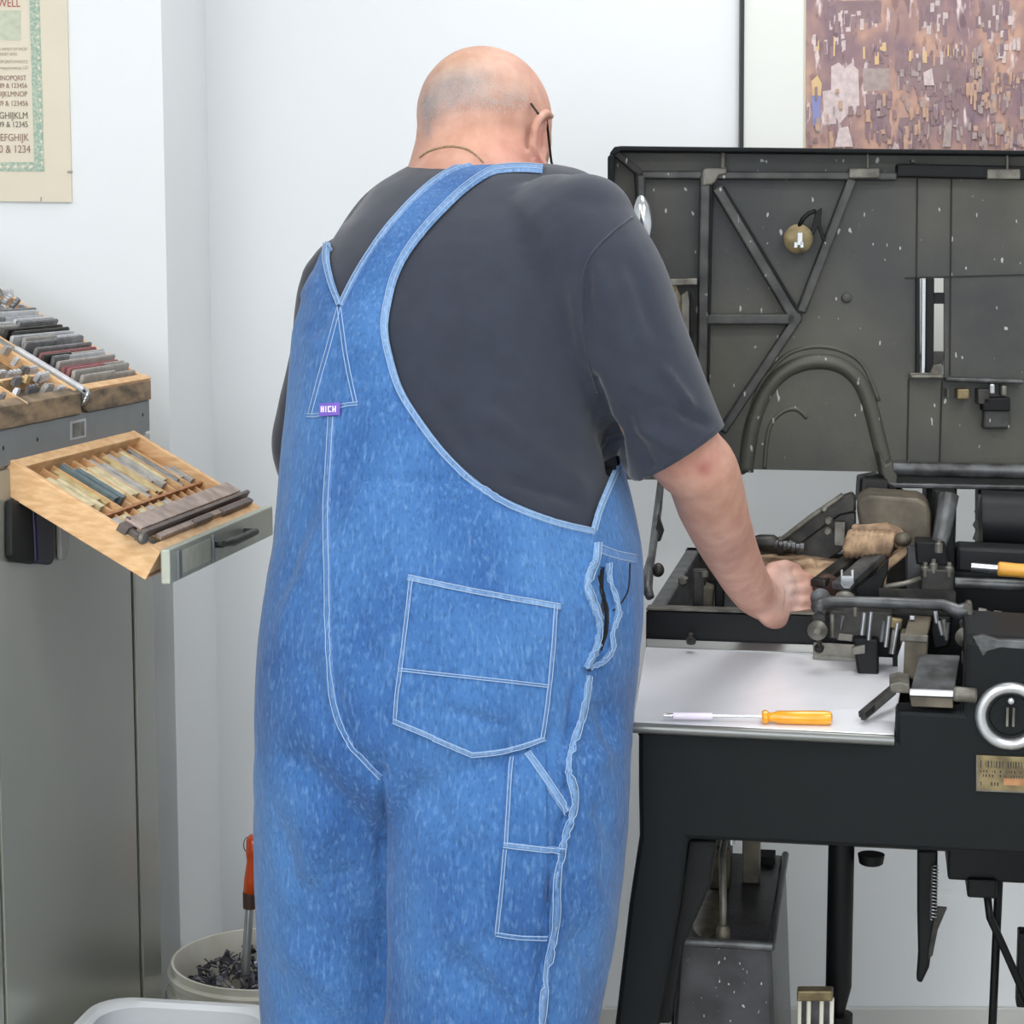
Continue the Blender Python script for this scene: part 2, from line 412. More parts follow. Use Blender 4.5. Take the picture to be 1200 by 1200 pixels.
m5 = N.new('ShaderNodeMix'); m5.data_type = 'RGBA'; m5.blend_type = 'MULTIPLY'; m5.inputs[0].default_value = .35
L.new(mx.outputs[2], m5.inputs[6]); L.new(r4.outputs[0], m5.inputs[7]); L.new(m5.outputs[2], N['Principled BSDF'].inputs['Base Color'])
N['Principled BSDF'].inputs['Roughness'].default_value = .6
MATS['print'] = m
obj('print', MB().prism([P(945.5, -110, D3 + .004), P(1330, -110, D3 + .004), P(1330, 300, D3 + .004), P(943.5, 300, D3 + .004)], V3((0, .006, 0))), 'print', pf)
mat('pr_yellow', (220, 188, 140), .7); mat('pr_blue', (140, 144, 190), .7); mat('pr_white', (220, 202, 200), .7, var=.2, scale=120)
mat('pr_dark', (146, 122, 130), .7, var=.15, scale=90); mat('pr_sand', (200, 164, 142), .7, var=.15, scale=70); mat('pr_mauve', (158, 132, 134), .7, var=.2, scale=30); mat('pr_gray', (180, 162, 158), .7, var=.2, scale=90)
fg = MB(); DF = D3 + .0042
NP_ = [0]
def pp(pts, mi):
    NP_[0] += 1
    fg.prism([P(x, y, D3 + .0037 - .000008 * NP_[0]) for x, y in pts], V3((0, .0003, 0)), mi)
pp([(951, 95), (958, 88), (963, 98), (962, 112), (952, 112)], 0); pp([(951, 112), (962, 112), (961, 147), (953, 147)], 1)
pp([(974, 78), (983, 73), (990, 80), (997, 74), (1006, 82), (1007, 125), (994, 133), (984, 145), (974, 128)], 2)
pp([(964, 107), (976, 105), (980, 145), (966, 146)], 2)
pp([(1011, 80), (1043, 80), (1042, 105), (1012, 107)], 5)
rp_ = random.Random(21)
def cluster(x0, y0, x1, y1, n, cols, w0=2, w1=7, h0=4, h1=16):
    for i in range(int(n * .75)):
        x = rp_.uniform(x0, x1); y = rp_.uniform(y0, y1); w = rp_.uniform(w0, w1); h = rp_.uniform(h0, h1); k = rp_.uniform(-2, 2)
        w *= .8; pp([(x, y), (x + w, y - .5), (x + w + k * .3, y + h), (x + k * .3, y + h + .4)], rp_.choice(cols))
for q_ in ([(966, 2), (1028, 0), (1026, 24), (1000, 30), (970, 22)], [(1050, 64), (1118, 68), (1128, 98), (1092, 108), (1052, 96)], [(1014, 110), (1043, 112), (1042, 156), (1028, 152), (1015, 130)], [(1074, 0), (1107, 0), (1104, 28), (1078, 24)], [(1146, 0), (1180, 0), (1176, 38), (1152, 38)], [(1088, 106), (1128, 104), (1130, 150), (1092, 148)], [(1054, 138), (1086, 136), (1082, 168), (1050, 168)]): pp(q_, 6)
cluster(964, 0, 1030, 26, 60, [3, 3, 6, 2, 6]); cluster(950, 40, 990, 56, 22, [3, 2, 0, 6]); cluster(1072, 0, 1108, 28, 30, [3, 3, 2, 6]); cluster(1142, 0, 1182, 38, 45, [3, 3, 6, 2, 5])
cluster(1010, 48, 1036, 72, 14, [0, 3, 6]); cluster(1052, 50, 1130, 66, 36, [0, 4, 3, 6, 2], 1.5, 4); cluster(1050, 68, 1125, 108, 70, [3, 6, 6, 5]); cluster(1014, 108, 1042, 156, 46, [3, 3, 6]); cluster(1086, 104, 1126, 150, 46, [6, 3, 5])
cluster(1130, 80, 1200, 104, 40, [6, 3, 4]); cluster(1134, 106, 1180, 124, 26, [5, 5, 4]); cluster(1050, 140, 1086, 170, 36, [6, 3, 4]); cluster(1134, 142, 1200, 170, 40, [6, 4, 5, 3]); cluster(1134, 50, 1150, 98, 26, [5, 4, 6]); cluster(1060, 116, 1086, 134, 12, [4, 4])
cluster(1160, 44, 1200, 66, 20, [3, 5, 2]); cluster(946, 96, 1200, 172, 90, [6, 4, 5])
pp([(978, 172), (984, 150), (994, 148), (1000, 172)], 2); pp([(1082, 85), (1092, 80), (1095, 100), (1083, 100)], 2); pp([(1104, 172), (1108, 145), (1116, 140), (1114, 172)], 5)
obj('printed_figures', fg, ['pr_yellow', 'pr_blue', 'pr_white', 'pr_dark', 'pr_sand', 'pr_gray', 'pr_mauve'], pf)
# ---------------------------------------------------------------- type cabinet
A = ray(1000, 300).normalized()
NF = V3((A.y, -A.x, 0)); AL = R(30)
SD = NF * math.cos(AL) - ZZ * math.sin(AL); US = -SD; TN = NF * math.sin(AL) + ZZ * math.cos(AL)
C0 = P(175, 468, 2.95)
def VF(px, py, off=0): return PL(px, py, C0 + NF * off, NF)
LC = .80
cab = thing('type_cabinet', 'tall grey metal cabinet with a sloping top against the left wall', 'cabinet', V3((C0.x, C0.y, 0)) - A * .4 - NF * .2)
def sect(dx0, dx1, z0=0):
    """side profile between depths behind the front"""
    a = C0 - NF * dx0; b = C0 - NF * dx1
    return [V3((a.x, a.y, z0)), V3((b.x, b.y, z0)), V3((b.x, b.y, C0.z + dx1 * math.tan(AL))), V3((a.x, a.y, C0.z + dx0 * math.tan(AL)))]
obj('body', MB().prism(sect(.006, .42), -A * LC), 'steel_grey', cab, bevel=.002)
zb = VF(175, 505).z
band = MB().prism([C0 + V3((0, 0, 0)), V3((C0.x, C0.y, zb)), V3((C0.x, C0.y, zb)) - A * LC, C0 - A * LC], -NF * .0055)
obj('top_band', band, 'band_grey', cab, bevel=.0015)
p_r = VF(163, 900); tR = (C0 - V3((p_r.x, p_r.y, C0.z))).dot(A)
def fpan(t0, t1, z0, z1, off, th, mb=None):
    mb = mb or MB(); o = V3((C0.x, C0.y, 0)) + NF * off
    return mb.prism([o - A * t0 + ZZ * z0, o - A * t1 + ZZ * z0, o - A * t1 + ZZ * z1, o - A * t0 + ZZ * z1], -NF * th)
obj('corner_post', fpan(0, tR, 0.0, zb - .004, 0, .0055), 'steel_grey', cab, bevel=.0015)
pL = VF(1, 900); tL = (C0 - V3((pL.x, pL.y, C0.z))).dot(A)
obj('front_panel', fpan(tR + .012, tL, 0.02, zb - .004, -.001, .0045), 'steel_grey', cab, bevel=.0015)
obj('corner_post', fpan(tL + .012, tL + .1, 0, zb - .004, 0, .0055), 'steel_grey', cab, bevel=.0015)
lb = MB().prism([VF(83, 494, .001), VF(101, 490, .001), VF(101, 512, .001), VF(83, 516, .001)], -NF * .002)
lh = obj('label_holder', lb, 'silver', cab)
obj('label_card', MB().prism([VF(85.5, 496.5, .0016), VF(99, 493.5, .0016), VF(99, 510, .0016), VF(85.5, 513, .0016)], -NF * .001), 'worn_iron', lh)
for px, py in ((166.5, 486), (3, 525), (43, 515)):
    obj('screw', MB().lathe(VF(px, py, -.001), NF, [(.003, 0), (.003, .001), (.0015, .002)], 10), 'dark_iron', cab, smooth='auto')
# raised black and navy object with a pale end, below the drawer
th_ = thing('navy_object', 'dark navy rounded object with a pale end on the cabinet face under the open drawer', 'holder', VF(40, 640, 0))
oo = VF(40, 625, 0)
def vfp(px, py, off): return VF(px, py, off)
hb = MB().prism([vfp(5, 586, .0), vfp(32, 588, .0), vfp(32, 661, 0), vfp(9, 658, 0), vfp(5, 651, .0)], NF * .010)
obj('casing', hb, 'near_black', th_, bevel=.003)
obj('navy_face', MB().prism([vfp(28, 588, 0), vfp(53, 588, 0), vfp(54, 655, 0), vfp(51, 662, 0), vfp(32, 660, 0)], NF * .013), 'navy', th_, bevel=.005)
obj('pale_end', MB().prism([vfp(64.5, 600, 0), vfp(75, 606, 0), vfp(76, 645, 0), vfp(70, 657, 0), vfp(66.5, 655, 0)], NF * .007), 'pale_grey', th_, bevel=.002)

mat('card', (214, 212, 190), .8, var=.12, scale=50)
# ---- open drawer (slides out along the slope)
Dr = VF(157, 504); Dl = VF(12, 537)
Wd = (Dr - Dl).dot(A)
fr_ = PL(305, 597, Dr, TN); Ld = (fr_ - Dr).dot(SD)
def DP(a, s, h): return Dr - A * a + SD * s + TN * h
def dbox(a0, a1, s0, s1, h0, h1, mb=None, mi=0):
    mb = mb or MB()
    return mb.box(DP((a0 + a1) / 2, (s0 + s1) / 2, (h0 + h1) / 2), A * ((a1 - a0) / 2), SD * ((s1 - s0) / 2), TN * ((h1 - h0) / 2), mi)
HD = .040
drw = dbox(.004, Wd - .004, .004, Ld, -HD + .004, -HD + .009); dr_o = obj('drawer', drw, 'oak_dark', cab)
obj('drawer_side', dbox(0, .012, 0, Ld, -HD, 0), 'oak', dr_o, bevel=.0012)
obj('drawer_side', dbox(Wd - .012, Wd, 0, Ld, -HD, 0), 'oak', dr_o, bevel=.0012)
obj('drawer_back', dbox(.012, Wd - .012, 0, .016, -HD, -.0005), 'oak', dr_o, bevel=.0012)
obj('drawer_rail', dbox(.012, Wd - .012, Ld - .016, Ld, -HD, -.0005), 'oak', dr_o, bevel=.0012)
# metal front with its curved end pieces
fn = MB()
FH = .038
def fpt(a, s, h): return Dr - A * a + SD * Ld + SD * s + TN * h
zc_ = ZZ
fo = Dr + SD * (Ld + .001)
def FP(a, o, z): return fo - A * a + NF * o + ZZ * z
fn.prism([FP(-.006, .012, .004), FP(Wd + .004, .012, .004), FP(Wd + .004, .012, -FH), FP(-.006, .012, -FH)], -NF * .012)
obj('drawer_front', fn, 'drawer_metal', dr_o, bevel=.002)
lp = MB().prism([FP(Wd - .03, .0135, -.003), FP(Wd - .15, .0135, -.003), FP(Wd - .15, .0135, -.031), FP(Wd - .03, .0135, -.031)], -NF * .001)
obj('drawer_label', lp, 'card', dr_o)
lf = MB()
for a_ in (.018, .026, .156): lf.prism([FP(Wd - a_, .016, 0), FP(Wd - a_ - .004, .016, 0), FP(Wd - a_ - .004, .016, -.034), FP(Wd - a_, .016, -.034)], -NF * .004)
obj('label_frame', lf, 'band_grey', dr_o)
hn = MB()
for a_ in (.17, .30): hn.tube([FP(Wd - a_, .010, -.014), FP(Wd - a_, .024, -.014)], .004, 8)
hn.tube([FP(Wd - .165, .026, -.012), FP(Wd - .2, .028, -.014), FP(Wd - .3, .028, -.014)], [.004, .006, .005], 10)
obj('drawer_handle', hn, 'dark_iron', dr_o, smooth='auto')
s1 = Ld * .575; nb = 12
for i in range(nb + 1):
    a = .012 + (Wd - .024) * (i / nb)
    if 0 < i < nb: obj('drawer_divider', dbox(a - .0012, a + .0012, .016, s1, -HD + .005, -.0115), 'oak', dr_o)
obj('drawer_divider', dbox(.012, Wd - .012, s1 - .002, s1 + .002, -HD + .005, -.009), 'oak_dark', dr_o)
nf_ = 13
for i in range(1, nf_):
    a = .012 + (Wd - .024) * (i / nf_)
    obj('drawer_divider', dbox(a - .0012, a + .0012, s1 + .002, Ld * .93, -HD + .005, -.012), 'oak', dr_o)
def dthing(name, a0, a1, s0, s1_, h0, h1, m, label, cat, group, bev=0):
    c = DP((a0 + a1) / 2, (s0 + s1_) / 2, h0)
    return obj(name, dbox(a0, a1, s0, s1_, h0, h1), m, origin=c, label=label, cat=cat, group=group, bevel=bev)
stripm = ['lead_pale', 'lead', 'cream_strip', 'lead_pale', 'brass_strip', 'lead_pale', 'cream_strip', 'cream_strip', 'blue_strip', 'brass_strip', 'cream_strip', 'cream_strip']
cols = {'lead_pale': 'pale grey metal', 'lead': 'grey metal', 'cream_strip': 'cream', 'brass_strip': 'brass yellow', 'blue_strip': 'blue-grey ridged', 'lead_dark': 'dark', 'lead_light': 'light metal'}
cell = (Wd - .024) / nb
for i in range(nb):
    m_ = stripm[i]
    pass
    for q in range(2):
        a0 = .012 + cell * i + .002 + q * cell * .45; a1 = a0 + cell * .43
        st = .02 + random.uniform(0, .025) + (.05 if i in (0, 11) else 0); en = s1 - .006 - random.uniform(0, .03)
        dthing('spacing_strip', a0, a1, st, en, -HD + .010, -.0105 + random.uniform(-.003, .002) + (.003 if m_ == 'blue_strip' else 0), m_,
               '%s spacing strip lying lengthwise in the rear compartments of the open wooden drawer' % cols[m_], 'metal strip', cols[m_] + ' strips in the rear of the drawer')
cell = (Wd - .024) / nf_
for i in range(nf_):
    m_ = ['oak', 'oak', 'oak', 'oak', 'oak', 'lead_pale', 'brass_strip', 'lead_pale', 'cream_strip', 'oak', 'cream_strip', 'lead_pale', 'cream_strip'][i]
    if m_ == 'oak': continue
    a0 = .012 + cell * i + .003; a1 = a0 + cell * .7
    dthing('spacing_strip', a0, a1, s1 + .006, Ld * .9, -HD + .010, -.0125, m_,
           '%s spacing strip lying in the short front compartments of the open wooden drawer' % cols[m_], 'metal strip', cols[m_] + ' strips in the front of the drawer')
# composing stick across the drawer front
cs = thing('composing_stick', 'brown iron composing stick with a round knob lying across the front of the open drawer', 'hand tool', DP(Wd * .5, Ld * .88, .001))
def cb(a0, a1, s0, s1_, h0, h1, mb=None): return dbox(a0, a1, s0 * Ld, s1_ * Ld, h0, h1, mb)
obj('bed_plate', cb(.03, Wd - .0, .735, .845, .010, .0135), 'stick_iron', cs, bevel=.001)
obj('back_flange', cb(.0, Wd + .004, .85, .875, .0005, .012), 'stick_dark', cs, bevel=.001)
obj('rail', cb(.02, Wd - .04, .885, .925, .0005, .006), 'stick_iron', cs, bevel=.0008)
cm = cb(.02, Wd * .35, .90, .94, .001, .009); cb(Wd * .45, Wd * .62, .90, .935, .001, .009, cm)
obj('slide', cm, 'stick_dark', cs, bevel=.001)
jm = cb(Wd - .02, Wd + .02, .74, .80, .0, .010); cb(Wd + .0, Wd + .012, .76, .90, .001, .008, jm)
obj('jaw', jm, 'stick_dark', cs, bevel=.001)
obj('knob', MB().lathe(DP(Wd + .018, Ld * .86, .004), (TN * .5 + SD * .8 - A * .3), [(.003, 0), (.003, .004), (.006, .006), (.0075, .010), (.006, .014), (.002, .0155)], 16), 'worn_iron', cs, smooth='auto')
obj('lock_pin', MB().lathe(DP(Wd - .004, Ld * .745, .010), TN, [(.003, 0), (.003, .005), (.0015, .006)], 10), 'stick_dark', cs, smooth='auto')

# ---- type cases on the sloping top
T0 = C0.copy()
def TP(a, s, h): return T0 - A * a + US * s + TN * h
def tbox(a0, a1, s0, s1_, h0, h1, mb=None, mi=0):
    mb = mb or MB()
    return mb.box(TP((a0 + a1) / 2, (s0 + s1_) / 2, (h0 + h1) / 2), A * ((a1 - a0) / 2), US * ((s1_ - s0) / 2), TN * ((h1 - h0) / 2), mi)
aT = (C0 - VF(100, 468)).dot(A)
aE = LC - .01; SL = .40; HB = .026
def case(name, a0, a1, label):
    t = thing(name, label, 'type case', TP((a0 + a1) / 2, SL / 2, 0))
    obj('bottom_board', tbox(a0, a1, .008, SL, 0, .006), 'old_wood', t)
    fb = MB().prism([C0 - A * a0 + NF * .003, C0 - A * a0 + NF * .003 + ZZ * .027, C0 - A * a0 - NF * .009 + ZZ * .034, C0 - A * a0 - NF * .012 + ZZ * .008], -A * (a1 - a0))
    obj('front_board', fb, ['old_wood'], t, bevel=.001)
    obj('rear_board', tbox(a0, a1, SL - .01, SL, 0, HB), 'oak', t, bevel=.001)
    for q in (a0, a1 - .010): obj('side_board', tbox(q, q + .010, .018, SL - .01, .006, HB), 'oak', t, bevel=.001)
    return t
c1 = case('type_case', 0.0, aT, 'right-hand wooden case full of long metal slugs on the sloping cabinet top')
obj('top_lip', tbox(.0, aT, .012, .024, HB - .004, HB + .003), 'oak', c1, bevel=.0008)
c2 = case('type_case', aT + .022, aE, 'worn dark-edged wooden case of loose type on the sloping top, nearer the camera')
for q in (.1, .2, .3): obj('cross_divider', tbox(.010, aT - .01, q, q + .003, .006, HB - .002), 'oak', c1) if q > .15 else None
for q in (.06, .14, .22, .30): obj('cross_divider', tbox(aT + .032, aE - .01, q, q + .004, .006, HB - .001), 'oak', c2)
for q in (.2, .36): obj('long_divider', tbox(aT + q, aT + q + .004, .010, SL - .01, .006, HB - .001), 'oak', c2)
# metal bar between the cases
bar = thing('metal_bar', 'bright steel channel lying between the two type cases', 'metal bar', TP(aT + .011, .2, 0))
obj('channel', tbox(aT + .002, aT + .020, .004, SL * .95, 0.008, HB + .001), 'sheet_edge', bar, bevel=.001)
obj('bright_insert', tbox(aT + .006, aT + .019, .012, .12, HB + .001, HB + .005), 'lead_light', bar, bevel=.0008)
ck = MB().tube([TP(aT + .012, .014, HB + .003), TP(aT + .016, .006, HB + .004), TP(aT + .024, .002, HB - .002), TP(aT + .03, .0, HB - .010)], [.003, .0026, .002, .001], 8)
obj('curled_tip', ck, 'chrome', bar, smooth=True)
# long slugs
slug_mats = ['lead', 'lead_pale', 'lead_pale', 'lead', 'lead_dark', 'lead_light']
w1 = aT - .022
for i in range(19):
    s = .030 + i * .0096 + random.uniform(-.0015, .0015)
    if s > .205: break
    n = random.choice([1, 1, 1, 2, 2])
    cuts = sorted([0] + [random.uniform(.25, .75) for _ in range(n - 1)] + [1])
    e0 = random.uniform(0, .01); e1 = random.uniform(0, .03)
    for j in range(n):
        a0 = .011 + e0 + (w1 - e0 - e1) * cuts[j]; a1 = .011 + e0 + (w1 - e0 - e1) * cuts[j + 1] - .001
        if a1 - a0 < .01: continue
        h = random.uniform(.021, .027); lean = random.uniform(.1, .45)
        m_ = random.choice(slug_mats)
        if (i, j) in ((2, 1), (7, 0), (3, 0)): m_ = 'lead_red'
        nn = (TN + US * lean).normalized(); ss = A.cross(nn).normalized()
        c = TP((a0 + a1) / 2, s, .008) + nn * (h / 2)
        mbx = MB().box(c, A * ((a1 - a0) / 2), ss * .0024, nn * (h / 2))
        # raised type face along the top edge
        mbx.box(c + nn * (h / 2 + .0006) , A * ((a1 - a0) / 2 - .001), ss * .0012, nn * .0006)
        cn = {'lead': 'grey', 'lead_pale': 'pale grey', 'lead_dark': 'dark grey', 'lead_light': 'bright silver', 'lead_red': 'reddish'}[m_]
        obj('type_slug', mbx, m_, origin=c, label='%s metal line slug standing in a row in the right-hand type case' % cn, cat='type slug', group='%s slugs in the right-hand type case' % cn)
# loose jumbled sorts, upper part of case 1 and case 2
base = []
for m_, L_ in (('lead', .018), ('lead_light', .014), ('lead_pale', .02), ('lead_light', .022), ('tan', .016)):
    m_ = 'brass_strip' if m_ == 'tan' else m_
    mb = MB().box(V3((0, 0, 0)), X_ * L_ / 2, Y_ * .0028, ZZ * .0045)
    for k in range(3): mb.box(V3(((k - 1) * L_ * .32, 0, .0055)), X_ * L_ * .1, Y_ * .0022, ZZ * .0014)
    me = bpy.data.meshes.new('piece_of_type'); me.from_pydata([tuple(v) for v in mb.v], [], mb.f); me.materials.append(MATS[m_]); base.append((me, m_))
Mt = Matrix((A, US, TN)).transposed().to_4x4()
def sort_piece(a, s, h, where, grp, tilt):
    me, m_ = random.choice(base[:4] * 4 + base[4:])
    o = bpy.data.objects.new('piece_of_type', me); C.objects.link(o)
    q = Matrix.Rotation(random.uniform(-tilt, tilt), 4, 'Z') @ Matrix.Rotation(random.uniform(-tilt, tilt), 4, 'Y') @ Matrix.Rotation(random.uniform(-tilt, tilt) * .6, 4, 'X')
    o.matrix_world = Matrix.Translation(TP(a, s, h)) @ Mt @ q
    cn = {'lead': 'grey', 'lead_pale': 'pale grey', 'lead_light': 'bright silver', 'brass_strip': 'brassy'}[m_]
    o['label'] = '%s piece of type %s' % (cn, where); o['category'] = 'metal type'; o['group'] = '%s %s' % (cn, grp)
for i in range(110):
    sort_piece(random.uniform(.014, aT - .014), random.uniform(.215, SL - .02), .012 + random.uniform(0, .022), 'jumbled in the upper half of the right-hand type case', 'jumbled type in the upper half of the right-hand case', 1.2)
for i in range(14):
    for j in range(7):
        a = aT + .045 + j * .03 + random.uniform(-.006, .006)
        if a > .5: continue
        if random.random() < .25: continue
        sort_piece(a, .034 + i * .022 + random.uniform(-.003, .003), .022 + random.uniform(-.004, .004), 'lying in short rows in the dark-edged type case', 'type in short rows in the dark-edged case', .3)

# ---------------------------------------------------------------- bucket and what stands in it
bc = P(311, 1122, 3.08); bz = bc.z
bk = thing('bucket', 'round off-white plastic bucket with a ribbed rim on the floor by the wall', 'bucket', (bc.x, bc.y, 0))
rb = .146; o0 = V3((bc.x, bc.y, 0))
prof = [(rb * .84, 0), (rb * .86, .004), (rb * .95, bz - .075), (rb * 1.0, bz - .074), (rb * 1.015, bz - .069), (rb * .955, bz - .066), (rb * .965, bz - .052), (rb * 1.04, bz - .05), (rb * 1.045, bz - .043),
        (rb * .985, bz - .04), (rb * .985, bz - .026), (rb * 1.03, bz - .024), (rb * 1.035, bz - .014), (rb * 1.0, bz - .01), (rb * .995, bz), (rb * .965, bz), (rb * .955, bz - .01), (rb * .93, bz - .08), (rb * .82, .012), (.0, .012)]
obj('pail', MB().lathe(o0, ZZ, prof, 64), 'bucket_white', bk, smooth='auto')
tb = P(242, 1152, bc.y - rb * .9)
obj('rim_tab', MB().box(V3((bc.x - .075, bc.y - .122, bz - .035)), V3((.012, -.007, 0)), V3((.003, .004, 0)), ZZ * .014), 'bucket_white', bk, bevel=.002)
hd = [o0 + ZZ * (bz - .055) + V3((math.cos(t) * rb * 1.06, math.sin(t) * rb * 1.06, -.05 * math.sin((t - R(180)) * 1.0))) for t in [R(180 + i * 6) for i in range(31)]]
obj('wire_handle', MB().tube(hd, .0025, 8), 'silver', bk, smooth=True)
sh = MB(); rnd = random.Random(3)
for i in range(420):
    a = rnd.uniform(0, 6.28); rr = rb * .85 * math.sqrt(rnd.random()); c = o0 + V3((math.cos(a) * rr, math.sin(a) * rr, bz - .045 + rnd.uniform(-.01, .02) + .03 * math.exp(-((rr * math.cos(a) + .055) ** 2 + (rr * math.sin(a)) ** 2) / .0012)))
    u = V3((rnd.uniform(-1, 1), rnd.uniform(-1, 1), rnd.uniform(-1, 1))).normalized() * rnd.uniform(.004, .014); v = u.cross(V3((rnd.uniform(-1, 1), rnd.uniform(-1, 1), 1))).normalized() * rnd.uniform(.001, .004)
    sh.box(c, u, v, u.cross(v).normalized() * .0008)
obj('metal_shavings', sh, 'shavings', label='grey metal shavings heaped inside the white bucket', cat='metal shavings', kind='stuff')
# orange-handled tool
hb0 = P(285, 1175, 3.08); ht = P(296, 985, 3.11)
tl = thing('pry_bar', 'long steel bar with a glossy orange handle standing in the white bucket', 'tool', hb0)
ax = (ht - hb0); Lt = ax.length; ax.normalize()
def tp_(px, py): return P(px, py, 3.095)
obj('steel_shaft', MB().tube([hb0, tp_(292.5, 1062)], .0068, 12), 'silver', tl, smooth='auto')
hp = [tp_(292.5, 1064), tp_(293, 1048), tp_(293.3, 1046), tp_(294, 1030), tp_(295.5, 1010), tp_(296, 1000), tp_(297.5, 985), tp_(298, 979)]
obj('handle', MB().tube(hp[2:], [.011, .0105, .0085, .0105, .0118, .008], 20), 'orange_handle', tl, smooth=True)
obj('ferrule', MB().tube(hp[:3], [.0105, .0115, .0115], 20), 'brown_iron', tl, smooth='auto')
wl = [tp_(285.5 + 6 * (1 - math.cos(t)) * .9, 990 - 9 * math.sin(t)) for t in [R(-60 + i * 15) for i in range(15)]]
obj('wire_loop', MB().tube(wl, .0008, 6), 'brown_iron', tl, smooth=True)

# ---------------------------------------------------------------- white tote bin in the foreground
zt = .48
tn = thing('tote_bin', 'empty white plastic tub with a rounded rim, low in front of the bucket', 'bin', V3((-.30, 2.72, 0)))
def rrect(cx, cy, hx, hy, r, z, ang=R(-9)):
    pts = []
    for sx, sy, a0 in ((1, 1, 0), (-1, 1, 90), (-1, -1, 180), (1, -1, 270)):
        for i in range(7):
            a = R(a0 + i * 15); pts.append((sx * (hx - r) + r * math.cos(a), sy * (hy - r) + r * math.sin(a)))
    ca, sa = math.cos(ang), math.sin(ang)
    return [V3((cx + x * ca - y * sa, cy + x * sa + y * ca, z)) for x, y in pts]
yk = HZ(200, 1173, zt).y
hx_, hy_ = .125, .12
xk = HZ(80, 1200, zt).x + hx_ + .004
cx_, cy_ = xk, yk - hy_
secs = [(hx_ * .8, 0), (hx_ * .82, .006), (hx_ * .95, zt - .03), (hx_ + .004, zt - .028), (hx_ + .006, zt - .006), (hx_ + .002, zt), (hx_ - .010, zt), (hx_ - .016, zt - .006), (hx_ * .9, zt - .03), (hx_ * .78, .01)]
tm = MB(); rings = []
for w_, z_ in secs:
    k_ = w_ / hx_; rings.append(rrect(cx_, cy_, hx_ * k_, hy_ * k_, .05, z_))
n_ = len(rings[0]); vs_ = [p for r in rings for p in r]
fs_ = [(i * n_ + k, i * n_ + (k + 1) % n_, (i + 1) * n_ + (k + 1) % n_, (i + 1) * n_ + k) for i in range(len(rings) - 1) for k in range(n_)] + [tuple(range(n_)), tuple((len(rings) - 1) * n_ + k for k in range(n_))]
tm.add(vs_, fs_); obj('tub', tm, 'tub_white', tn, smooth='auto')
# ---------------------------------------------------------------- machine
PSI = R(10)
MO = P(748, 862, 2.40)
MW = V3((math.cos(PSI), -math.sin(PSI), 0)); MD = V3((math.sin(PSI), math.cos(PSI), 0))
def F(px, py, v): return PL(px, py, MO + MD * v, MD)
def prM(pts, v, t, mb=None, mi=0):
    return (mb or MB()).prism([F(x, y, v) for x, y in pts], MD * t, mi)
def rcM(x0, y0, x1, y1, v, t, mb=None, mi=0):
    """upright block: world-vertical sides, seen between these picture corners"""
    a = F(x0, y0, v); b = F(x1, y1, v)
    w = (b - a).dot(MW)
    return (mb or MB()).prism([a, a + MW * w, a + MW * w + ZZ * (b.z - a.z), a + ZZ * (b.z - a.z)], MD * t, mi)
def cyM(x0, y0, x1, y1, v, r, mb=None, seg=16, v2=None, mi=0):
    return (mb or MB()).tube([F(x0, y0, v), F(x1, y1, v if v2 is None else v2)], r, seg, mi=mi)
ms = thing('printing_press', 'large black cast-iron press with its lid raised, right of the man', 'machine', V3((MO.x + .3, MO.y + .3, 0)))
def mp(name, mb, m, par=None, **k): return obj(name, mb, m, par or ms, **k)

zf = 0
def flr(px_top, py_top, dx, v): # foot point on the floor below
    a = F(px_top, py_top, v); return V3((a.x, a.y, 0)) + MW * dx
# front casting: apron with left leg in one piece
ap = [F(743, 850, 0), F(1049, 868, 0), F(1050, 832, 0), F(1128, 836, 0), F(1133, 750, 0), F(1340, 762, 0), F(1340, 1010, 0), F(1200, 1003, 0), F(1000, 993, 0), F(830, 985, 0), F(806, 984, 0), F(803, 1000, 0), F(796, 1060, 0), F(770, 1210, 0)]
q = F(770, 1210, 0); lo = F(719, 1212, 0)
ap += [V3((q.x, q.y, 0)) - MW * .09, V3((lo.x, lo.y, 0)) - MW * .075, lo, F(722, 1190, 0), F(737, 1060, 0), F(749, 980, 0), F(748, 920, 0), F(748, 864, 0)]
mp('front_casting', MB().prism(ap, MD * .05), 'press_green', bevel=.006)
# side frame towards the rear-left
sf = [F(752, 846, .05), F(752, 985, .05)]
a_ = F(752, 858, .05); b_ = F(752, 980, .05)
mp('side_frame', MB().prism([a_ + MW * .004, a_ + MW * .004 + MD * .75, V3((b_.x, b_.y, b_.z)) + MW * .004 + MD * .75, b_ + MW * .004], MW * .03), 'press_dark', bevel=.003)
rl = F(806, 985, .05)
for nm, vv in (('rear_leg', .62),):
    t_ = F(752, 900, 0) + MD * vv + MW * .01
    mp(nm, MB().prism([V3((t_.x, t_.y, .72)), V3((t_.x, t_.y, .72)) + MW * .07, V3((t_.x, t_.y, 0)) + MW * .01, V3((t_.x, t_.y, 0)) - MW * .05], MD * .05), 'press_dark', bevel=.004)
# slanted inner web of the left leg
mp('leg_web', prM([(806, 986), (840, 986), (832, 1040), (800, 1110), (786, 1200), (770, 1200), (796, 1060)], .05, .03), 'press_dark', bevel=.003)
mp('right_leg', MB().prism([F(1340, 1000, 0) - MW * .09, F(1340, 1000, 0), V3((F(1340, 1000, 0).x, F(1340, 1000, 0).y, 0)), V3((F(1340, 1000, 0).x, F(1340, 1000, 0).y, 0)) - MW * .05], MD * .05), 'press_green', bevel=.005)
a_ = F(1340, 1000, 0) + MD * .6
mp('rear_leg', MB().prism([a_ - MW * .09, a_, V3((a_.x, a_.y, 0)), V3((a_.x, a_.y, 0)) - MW * .05], MD * .05), 'press_dark', bevel=.005)
